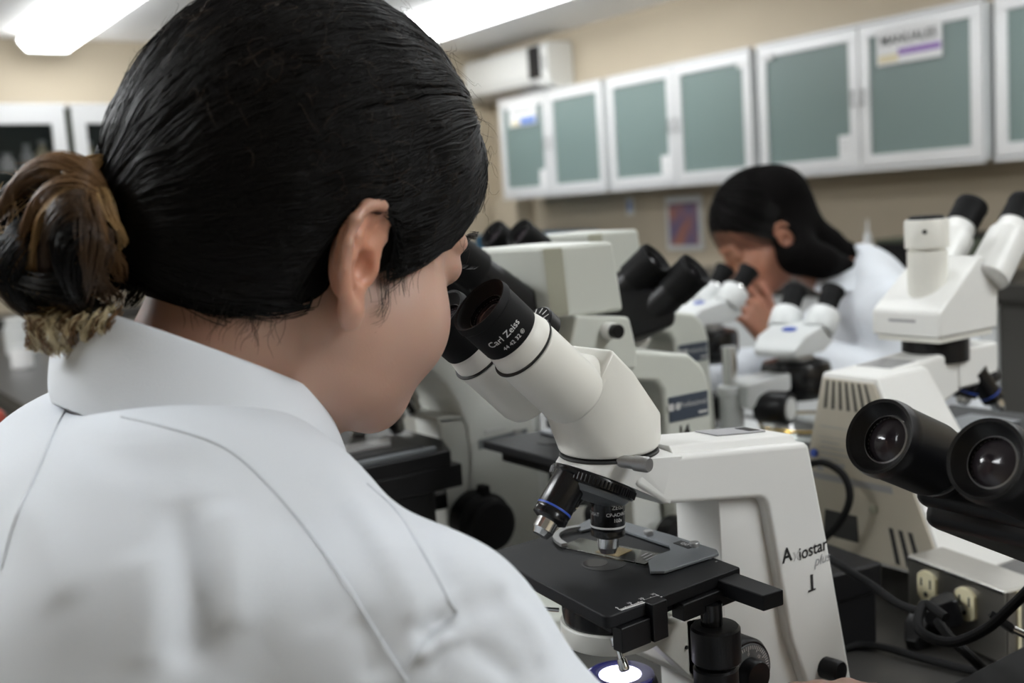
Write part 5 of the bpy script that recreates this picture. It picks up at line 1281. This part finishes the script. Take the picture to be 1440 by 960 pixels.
# strands from the hairline swept back to the bun
BUN = np.array([-.128, .006, -.045])
def to_shell(L, lift=0.0):
    u = (L-SC)/SR; u /= np.linalg.norm(u, axis=-1)[..., None]; return SC+u*SR*(1+lift)
nl, per, K = 330, 30, 26
starts = []
while len(starts) < nl:
    u = RNG.normal(size=3); u /= np.linalg.norm(u); L = SC+u*SR
    if hair_front(L[None])[0] > .002 or L[2] < -.075: continue
    if L[2] < -.055 and L[0] > -.02: continue
    starts.append(u)
starts = np.array(starts)
e = (BUN-SC)/SR; e /= np.linalg.norm(e)
cur = []
tt = np.linspace(0, 1, K)
for si, u0 in enumerate(starts):
    # run the lock forward to the hairline first so the front is covered
    perp = np.cross(e, u0); perp /= np.linalg.norm(perp)+1e-9
    th = math.acos(np.clip(u0 @ e, -1, 1)); ph0 = RNG.uniform(0, 6.28); am = RNG.uniform(.010, .030); fr = RNG.uniform(9, 15)
    w0 = RNG.normal(size=(per, 1))*.030; ww = RNG.normal(size=(per, 1))*.008; lf = .004+np.abs(RNG.normal(size=(per, 1)))*.010+RNG.uniform(0, .022)
    ext = 0
    dirx = u0-e*math.cos(th); dirx /= np.linalg.norm(dirx)+1e-9
    a = th
    for _ in range(30):
        un = e*math.cos(a+.03)+dirx*math.sin(a+.03); Ln = SC+un*SR
        if hair_front(Ln[None])[0] > -.004 or Ln[2] < -.075 or a > 2.9: break
        a += .03
    ang = a*(1-tt)[None, :]+.10*tt[None, :]
    lat = w0*np.sin(np.pi*np.clip(tt*.8+.2, 0, 1))[None, :]+am*np.sin(fr*a*tt+ph0)[None, :]*np.sin(np.pi*tt)[None, :]+ww
    U = e*np.cos(ang)[..., None]+dirx*np.sin(ang)[..., None]+perp*lat[..., None]*.9; U /= np.linalg.norm(U, axis=2)[..., None]
    ripple = .006*np.sin(fr*a*tt*1.3+ph0*2)[None, :]
    cur.append(np.concatenate([SC+U*SR, ((lf+ripple)*np.sin(np.pi*np.clip(tt*.93+.03, 0, 1))[None, :]**.5)[..., None]*.10], 2))
cur = np.concatenate(cur); lift_ = cur[..., 3].ravel(); Q = cur[..., :3].reshape(-1, 3)
for _ in range(3):
    f0 = hair_vol(Q); G = np.stack([(hair_vol(Q+np.eye(3)[a]*.001)-f0)/.001 for a in range(3)], 1); G /= np.linalg.norm(G, axis=1)[:, None]+1e-9
    Q = Q-G*(f0-lift_-.0004)[:, None]
cur = Q.reshape(cur.shape[0], K, 3)
# comb the strands up over the ears
dx = (cur[..., 0]-(EARC[0]+.001))/.025; top = EARC[2]-.006+.0325*np.sqrt(np.clip(1-dx*dx, 0, 1))
mk = (np.abs(dx) < 1) & (cur[..., 2] < top) & (cur[..., 2] > EARC[2]-.030) & (np.abs(cur[..., 1]) > .045)
cur[..., 2] = np.where(mk, top+.0015+(cur[..., 2]-EARC[2])*.10, cur[..., 2])
q = cur.copy(); q[..., 1] = np.abs(q[..., 1])
ev = ell(q.reshape(-1, 3), EARC+np.array([.0, .012, -.006]), (.020, .030, .030)).reshape(q.shape[:2])
keep = (ev.min(1) > 0) & (hair_front(q.reshape(-1, 3)).reshape(q.shape[:2]).max(1) < .009); cur = cur[keep]
cur = HD.O+HD.s*(cur @ HD.B.T)
strands('hair_strands', cur, RNG.uniform(.00018, .00032, len(cur)), 'hair', hair, OFF)
# fine loose hairs round the outline
fl = []
for _ in range(650):
    u = RNG.normal(size=3); u /= np.linalg.norm(u); u[2] = abs(u[2])*.9-.25; L = SC+u/np.linalg.norm(u)*SR
    if hair_front(L[None])[0] > 0.004: continue
    n = u/np.linalg.norm(u); t = np.cross(n, RNG.normal(size=3)); t /= np.linalg.norm(t); b = np.cross(n, t); ln = RNG.uniform(.006, .028); cw = RNG.uniform(1, 5)
    s = np.linspace(0, 1, 12)[:, None]
    fl.append(L+n*ln*s*.6*(1-s*.35)+t*ln*s*.9+b*.003*np.sin(s*cw*3)+t*.002*np.cos(s*cw*4))
fl = HD.O+HD.s*(np.array(fl) @ HD.B.T)
strands('loose_hairs', fl, .00010, 'hair_brown', hair, OFF)
# curls in front of the ear and on the nape
def curl_lock(base, dirs, n, m, turns=1.5, rad=.006, ln=.04, name='curl', th=.00012, spread=.002):
    out = []
    for i in range(n):
        s = np.linspace(0, 1, 22); b = np.array(base)+RNG.normal(size=3)*spread; a0 = RNG.uniform(-.5, .5); r = rad*RNG.uniform(.6, 1.2)
        d = np.array(dirs, float); d /= np.linalg.norm(d); x = np.cross(d, [0, 1, 0]); x /= np.linalg.norm(x)
        out.append(b+d*(ln*s)[:, None]+x*(r*(np.cos(a0+turns*6.28*s)-math.cos(a0))*s)[:, None]+np.array([0, -1, 0])*(.002+r*np.abs(np.sin(a0+turns*6.28*s))*.35)[:, None])
    out = HD.O+HD.s*(np.array(out) @ HD.B.T); return out
cl = [curl_lock((.016, -.070, -.010), (-.15, 0, -1), 22, 'hair', 1.2, .008, .038, spread=.0025), curl_lock((.024, -.068, .006), (.05, 0, -1), 26, 'hair', .8, .005, .034, spread=.004), curl_lock((.030, -.064, .018), (.35, 0, -1), 16, 'hair', .6, .004, .020, spread=.004)]
for k in range(16):
    x = RNG.uniform(-.085, -.035); cl.append(curl_lock((x, -.050+abs(x+.05)*.3, -.052-.2*(x+.05)), (RNG.uniform(-.3, .3), 0, -1), 9, 'hair', RNG.uniform(.4, 1.3), .004, RNG.uniform(.014, .030), spread=.005))
cl = np.concatenate(cl); strands('face_curls', cl, .00013, 'hair', hair, OFF)
# eyebrows and lashes
br = []
for s in (-1, 1):
    for k in range(90):
        u = RNG.uniform(0, 1); b = np.array([.0925-.012*u*u-.004*u, s*(.014+.034*u), .0205+.004*math.sin(u*3)+RNG.normal()*.0014]); d = np.array([.1, s*.9, .35*(1-u)]); t = np.linspace(0, 1, 6)[:, None]; br.append(b+d*.006*t+np.array([.0012, 0, 0])*np.sin(t*3))
    for k in range(40):
        u = RNG.uniform(-1, 1); b = np.array([.0905-.003*u*u, s*(.032+.012*u), .003]); t = np.linspace(0, 1, 6)[:, None]; br.append(b+np.array([.9, s*u*.4, .1])*.0045*t+np.array([0, 0, .003])*t*t)
br = HD.O+HD.s*(np.array(br) @ HD.B.T); strands('eyebrows', br, .00012, 'hair', w1, OFF)
# ---- bun: coiled brown locks, lit top and shaded underside put into their colours
BW = np.array(deep(92, 338, .565)); vr, vu, vf = [np.array(a) for a in AX]
def ball(P):
    return np.minimum(ell(P, BW, (.034, .034, .034)), rc(P, BW, HD.w((-.10, 0, -.035)), .026, .030))
xs, ys, zs = [np.arange(BW[i]-.07, BW[i]+.09, .004) for i in range(3)]
V, F = surface(ball, xs, ys, zs); V = relax(V, F, 2)
bun = np_mesh('hair_bun', V, F, 'hair_base', w1, off=OFF)
def lock(pts, n, w_, m, th=.00017, wave=.0022, flat=.75):
    n = int(n*.62)
    P = np.array([tuple(p) for p in spline(pts, 7)]); k = len(P); T = np.gradient(P, axis=0); T /= np.linalg.norm(T, axis=1)[:, None]
    out = BW-P; out /= np.linalg.norm(out, axis=1)[:, None]; S_ = np.cross(T, out); S_ /= np.linalg.norm(S_, axis=1)[:, None]; N_2 = np.cross(T, S_)
    s = np.linspace(0, 1, k); env = (np.sin(np.pi*np.clip(s*.9+.05, 0, 1))**.5)
    cs = []
    for i in range(n):
        a = RNG.uniform(0, 6.28); r = math.sqrt(RNG.uniform(0, 1)); tw = RNG.uniform(1, 2.0)
        cs.append(P+S_*(w_*r*np.cos(a+tw*s)*env)[:, None]+N_2*(w_*flat*r*np.sin(a+tw*s)*env)[:, None]+RNG.normal(size=3)*wave*.3+S_*(wave*np.sin(s*9+a))[:, None])
    return np.array(cs)
def bp(px, py, dz=0.0): return Vector(deep(px, py, .565+dz))
groups_ = {'hair_gold_lit': [], 'hair_mid': [], 'hair_brown': [], 'hair': [], 'hair_lit_ends': []}
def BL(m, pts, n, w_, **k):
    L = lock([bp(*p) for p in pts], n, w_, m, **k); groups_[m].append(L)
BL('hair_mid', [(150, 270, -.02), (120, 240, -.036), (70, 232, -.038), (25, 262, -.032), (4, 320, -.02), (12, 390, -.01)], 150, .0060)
BL('hair_gold_lit', [(160, 300, -.022), (125, 270, -.038), (85, 285, -.046), (55, 320, -.044), (45, 370, -.036), (55, 410, -.02)], 90, .0040)
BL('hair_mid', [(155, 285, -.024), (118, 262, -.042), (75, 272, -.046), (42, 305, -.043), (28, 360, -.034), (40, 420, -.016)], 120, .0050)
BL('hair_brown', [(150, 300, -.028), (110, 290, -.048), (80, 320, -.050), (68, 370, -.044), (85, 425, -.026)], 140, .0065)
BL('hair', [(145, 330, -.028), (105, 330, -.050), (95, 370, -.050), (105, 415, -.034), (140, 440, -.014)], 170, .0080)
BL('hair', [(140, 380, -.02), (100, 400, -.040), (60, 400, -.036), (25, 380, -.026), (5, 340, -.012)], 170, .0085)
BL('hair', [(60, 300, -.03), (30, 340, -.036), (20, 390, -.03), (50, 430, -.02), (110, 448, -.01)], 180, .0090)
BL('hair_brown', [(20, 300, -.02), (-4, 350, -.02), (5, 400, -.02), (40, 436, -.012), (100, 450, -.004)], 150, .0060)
BL('hair_gold_lit', [(60, 262, .0), (66, 236, -.012), (85, 226, -.018), (100, 240, -.026), (108, 268, -.036)], 110, .0042)
BL('hair_gold_lit', [(108, 262, -.02), (120, 236, -.02), (142, 228, -.014), (160, 245, -.012), (172, 275, -.016)], 120, .0050)
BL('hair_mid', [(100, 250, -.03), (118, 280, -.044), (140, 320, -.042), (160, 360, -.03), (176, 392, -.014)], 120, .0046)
BL('hair_gold_lit', [(118, 248, -.026), (140, 275, -.036), (160, 310, -.034), (176, 345, -.024), (186, 380, -.012)], 110, .0036)
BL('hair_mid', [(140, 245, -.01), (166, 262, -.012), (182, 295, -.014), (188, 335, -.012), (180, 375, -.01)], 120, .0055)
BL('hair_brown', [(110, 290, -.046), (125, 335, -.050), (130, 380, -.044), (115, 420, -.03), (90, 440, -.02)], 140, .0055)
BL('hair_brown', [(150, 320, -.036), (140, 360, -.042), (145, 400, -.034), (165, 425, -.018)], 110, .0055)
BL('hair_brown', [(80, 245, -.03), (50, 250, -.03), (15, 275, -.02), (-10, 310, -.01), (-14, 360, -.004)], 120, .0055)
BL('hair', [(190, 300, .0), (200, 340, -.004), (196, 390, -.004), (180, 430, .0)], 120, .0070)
for k in range(16):  # loose ends below the bun, light on them put into the pale colour
    x = 44+k*8; m = 'hair_lit_ends' if k % 3 else 'hair_mid'
    BL(m, [(x+6, 434, -.018), (x-4+RNG.uniform(-6, 6), 450, -.026), (x+RNG.uniform(-14, 4), 468, -.026), (x-10+RNG.uniform(-10, 14), 484, -.020), (x+RNG.uniform(-12, 12), 502-abs(x-90)*.25, -.016)], 40, .0020, wave=.0022)
fz = []
for _ in range(260):
    u = RNG.normal(size=3); u /= np.linalg.norm(u); t = np.cross(u, RNG.normal(size=3)); t /= np.linalg.norm(t); b = np.cross(u, t); ln = RNG.uniform(.012, .040); cw = RNG.uniform(2, 6); s_ = np.linspace(0, 1, 22)[:, None]
    fz.append(BW+u*(.034+.012*s_*RNG.uniform(.2, 1))+t*ln*(s_-.5)+b*.0035*np.sin(s_*cw)-u*.010*(s_-.5)**2)
groups_['hair_mid'].append(np.array(fz[:150])); groups_['hair_gold_lit'].append(np.array(fz[150:]))
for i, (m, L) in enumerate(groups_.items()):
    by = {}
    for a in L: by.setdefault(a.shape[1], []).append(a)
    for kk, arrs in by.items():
        cs = np.concatenate(arrs); strands('hair_lock', cs, RNG.uniform(.00016, .00034, len(cs)), m, bun, OFF, label={'hair_gold_lit': 'lit golden hair locks', 'hair_mid': 'light brown hair locks', 'hair_lit_ends': 'lit pale curly hair ends'}.get(m))
# ------------------------------------------------------------------ the dark-haired woman across the bench
H2 = Head((1.6298, 1.5256, 1.1956), 29.9, 151.9, 4.55, .9386)
w2 = thing('person', 'person with long dark hair, hand raised to the mouth, looking into a stereo microscope', 'person', (1.86, 1.38, .55))
OF2 = Vector(w2.location)
NB2 = np.array([1.765, 1.425, 1.095]); LT = np.array([-.69, -.72, 0]); FW = np.array([-.72, .69, 0])
shL = np.array([1.815, 1.385, 1.035])+LT*.150; shR = np.array([1.815, 1.385, 1.035])-LT*.150
W2 = np.array(deep(1084, 480, 2.10)); kn2 = np.array(deep(1055, 432, 2.08))
hnd = hand_parts(W2, kn2-W2, np.array(AX[0])*.55-np.array(AX[2])*.8+np.array([0, 0, .1]), 1, (.45, .55, .7, .8), spread=.22, sc=.95, thumb=(.9, .1))
EL2 = np.array([1.70, 1.24, .900])
def body2(P):
    L = H2.loc(P); d = head_sdf(L)*H2.s; d = smin(d, ear_sdf(L)*H2.s, .002)
    d = smin(d, rc(P, H2.w((-.030, 0, -.040)), NB2, .047, .050), .014)
    d = smin(d, ell(P, (1.84, 1.37, .90), (.09, .09, .15)), .03)
    for s_, el, wr in ((shL, EL2, W2), (shR, np.array([1.84, 1.72, .88]), np.array([1.60, 1.68, .90]))):
        d = smin(d, rc(P, NB2+np.array([0, 0, -.02]), s_+np.array([0, 0, -.02]), .026, .030), .015); d = smin(d, chain(P, [s_, el, wr], [.032, .030, .023], .02), .02)
    return smin(d, hand_sdf(P, hnd), .008)
xs = graded(1.35, 2.15, [(1.38, 1.76)], .0036, .014); ys = graded(1.10, 1.85, [(1.28, 1.62)], .0036, .014); zs = graded(.50, 1.36, [(1.02, 1.32)], .0036, .014)
V, F = surface(body2, xs, ys, zs); V = relax(V, F, 1, .4); np_mesh('body', V, F, 'skin2', w2, off=OF2)
for s in (-1, 1):
    c = H2.w((.0690, s*.031, -.001)); dd = Vector(H2.wd((1, 0, -.05)))
    MB().lathe([(.0112*math.sin(a), -.0112*math.cos(a)) for a in [k*math.pi/12 for k in range(13)]], Vector(c)+dd*.0015-OF2, dd, 20).build('eye', 'eye', w2)
MB().hull([Vector(H2.w(p))-OF2 for p in ((.100, 0, -.064), (.098, .018, -.067), (.098, -.018, -.067), (.101, 0, -.070), (.097, .012, -.076), (.097, -.012, -.076), (.090, 0, -.070))]).build('lips', 'lip', w2, .001)
def coat2(P):
    t = ell(P, (1.86, 1.37, .92), (.145, .145, .19)); t = smin(t, ell(P, (1.90, 1.33, .66), (.17, .17, .22)), .08)
    for s_ in (shL, shR): t = smin(t, rc(P, NB2+np.array([.015, -.012, .004]), s_, .058, .058), .045)
    for s_, el, wr in ((shL, EL2, W2+(EL2-W2)*.30), (shR, np.array([1.84, 1.72, .88]), np.array([1.63, 1.685, .90]))):
        t = smin(t, chain(P, [s_, el, wr], [.058, .052, .042], .03), .03)
    u = P @ LT
    wob = .005*np.sin(P[:, 0]*30+P[:, 2]*36)*np.sin(u*38+1)+.003*np.sin(P[:, 2]*75+u*50)
    nk = rc(P, H2.w((-.030, 0, -.02)), NB2+np.array([0, 0, .01]), .052, .052)
    return smax(t+wob, -nk, .006)
xs = graded(1.40, 2.20, [(1.5, 2.0)], .008, .016); ys = graded(1.00, 1.90, [(1.15, 1.6)], .008, .016); zs = graded(.45, 1.20, [(.9, 1.2)], .008, .016)
V, F = surface(coat2, xs, ys, zs); V = relax(V, F, 2)
c2 = np_mesh('lab_coat', V, F, 'coat', w2, off=OF2)
cv = []
for ph in range(40, 330, 10):
    a = math.radians(ph); dxy = FW*math.cos(a)-LT*math.sin(a); b = NB2+dxy*.060; cv.append([Vector(b+np.array([0, 0, .018]))-OF2, Vector(b+dxy*.008+np.array([0, 0, .036]))-OF2, Vector(b+dxy*.028+np.array([0, 0, .012]))-OF2, Vector(b+dxy*.042+np.array([0, 0, -.012]))-OF2])
q = MB(); q.add([p for r_ in cv for p in r_], [(i*4+k, i*4+k+1, i*4+k+5, i*4+k+4) for i in range(len(cv)-1) for k in range(3)])
o = link_mesh('collar', q.mesh('collar'), 'coat', c2); so = o.modifiers.new('t', 'SOLIDIFY'); so.thickness = .003
sb = o.modifiers.new('s', 'SUBSURF'); sb.levels = 1; sb.render_levels = 1
tail = [H2.w((-.075, .02, .05)), np.array(deep(1128, 325, 2.16)), np.array(deep(1160, 345, 2.16)), np.array(deep(1195, 362, 2.17)), np.array(deep(1218, 378, 2.18))]
tail2 = [H2.w((-.05, .045, -.01)), np.array(deep(1122, 358, 2.09)), np.array(deep(1155, 368, 2.09)), np.array(deep(1190, 374, 2.12))]
def hair2(P):
    L = H2.loc(P); d = ell(L, (-.020, 0, .038), (.108, .086, .102))
    fx = np.interp(L[:, 2], [-.10, -.05, -.02, .0, .02, .04, .065, .09], [-.05, -.035, -.012, .012, .030, .055, .086, .12])
    d = smax(d, L[:, 0]-fx, .008); q = np.stack([L[:, 0], np.abs(L[:, 1]), L[:, 2]], 1)
    d = smax(d, -(L[:, 2]+.08), .01); d = d*H2.s
    d = smin(d, chain(P, tail, [.055, .042, .034, .024, .006], .02), .03); d = smin(d, chain(P, tail2, [.042, .036, .030, .018], .02), .02)
    return smax(d, -ell(q, EARC+np.array([.002, .012, -.004]), (.017, .030, .027))*H2.s, .005)
xs = np.arange(1.48, 1.98, .0045); ys = np.arange(1.28, 1.68, .0045); zs = np.arange(1.00, 1.34, .0045)
V, F = surface(hair2, xs, ys, zs); V = relax(V, F, 3, .5); h2 = np_mesh('hair', V, F, 'hair_base', w2, off=OF2)
# strands over the crown and down the tail
cur = []; K = 20; s = np.linspace(0, 1, K)
endl = H2.loc(tail[1][None])[0]
for i in range(1500):
    u0 = RNG.normal(size=3); u0 /= np.linalg.norm(u0); L0 = np.array([-.020, 0, .038])+u0*np.array([.108, .086, .102])*1.01
    if L0[2] < .0 or L0[0] > np.interp(L0[2], [0, .02, .04, .065, .09], [.010, .028, .053, .084, .12]): continue
    e_ = (endl-np.array([-.020, 0, .038]))/np.array([.108, .086, .102]); e_ /= np.linalg.norm(e_); th = math.acos(np.clip(u0 @ e_, -1, 1))
    U = (np.sin((1-s)*th)[:, None]*u0+np.sin(s*th)[:, None]*e_)/math.sin(th); cur.append(H2.O+H2.s*((np.array([-.020, 0, .038])+U*np.array([.108, .086, .102])*(1.01+.012*RNG.uniform())) @ H2.B.T))
strands('hair_strands', np.array(cur), .00035, 'hair', h2, OF2)
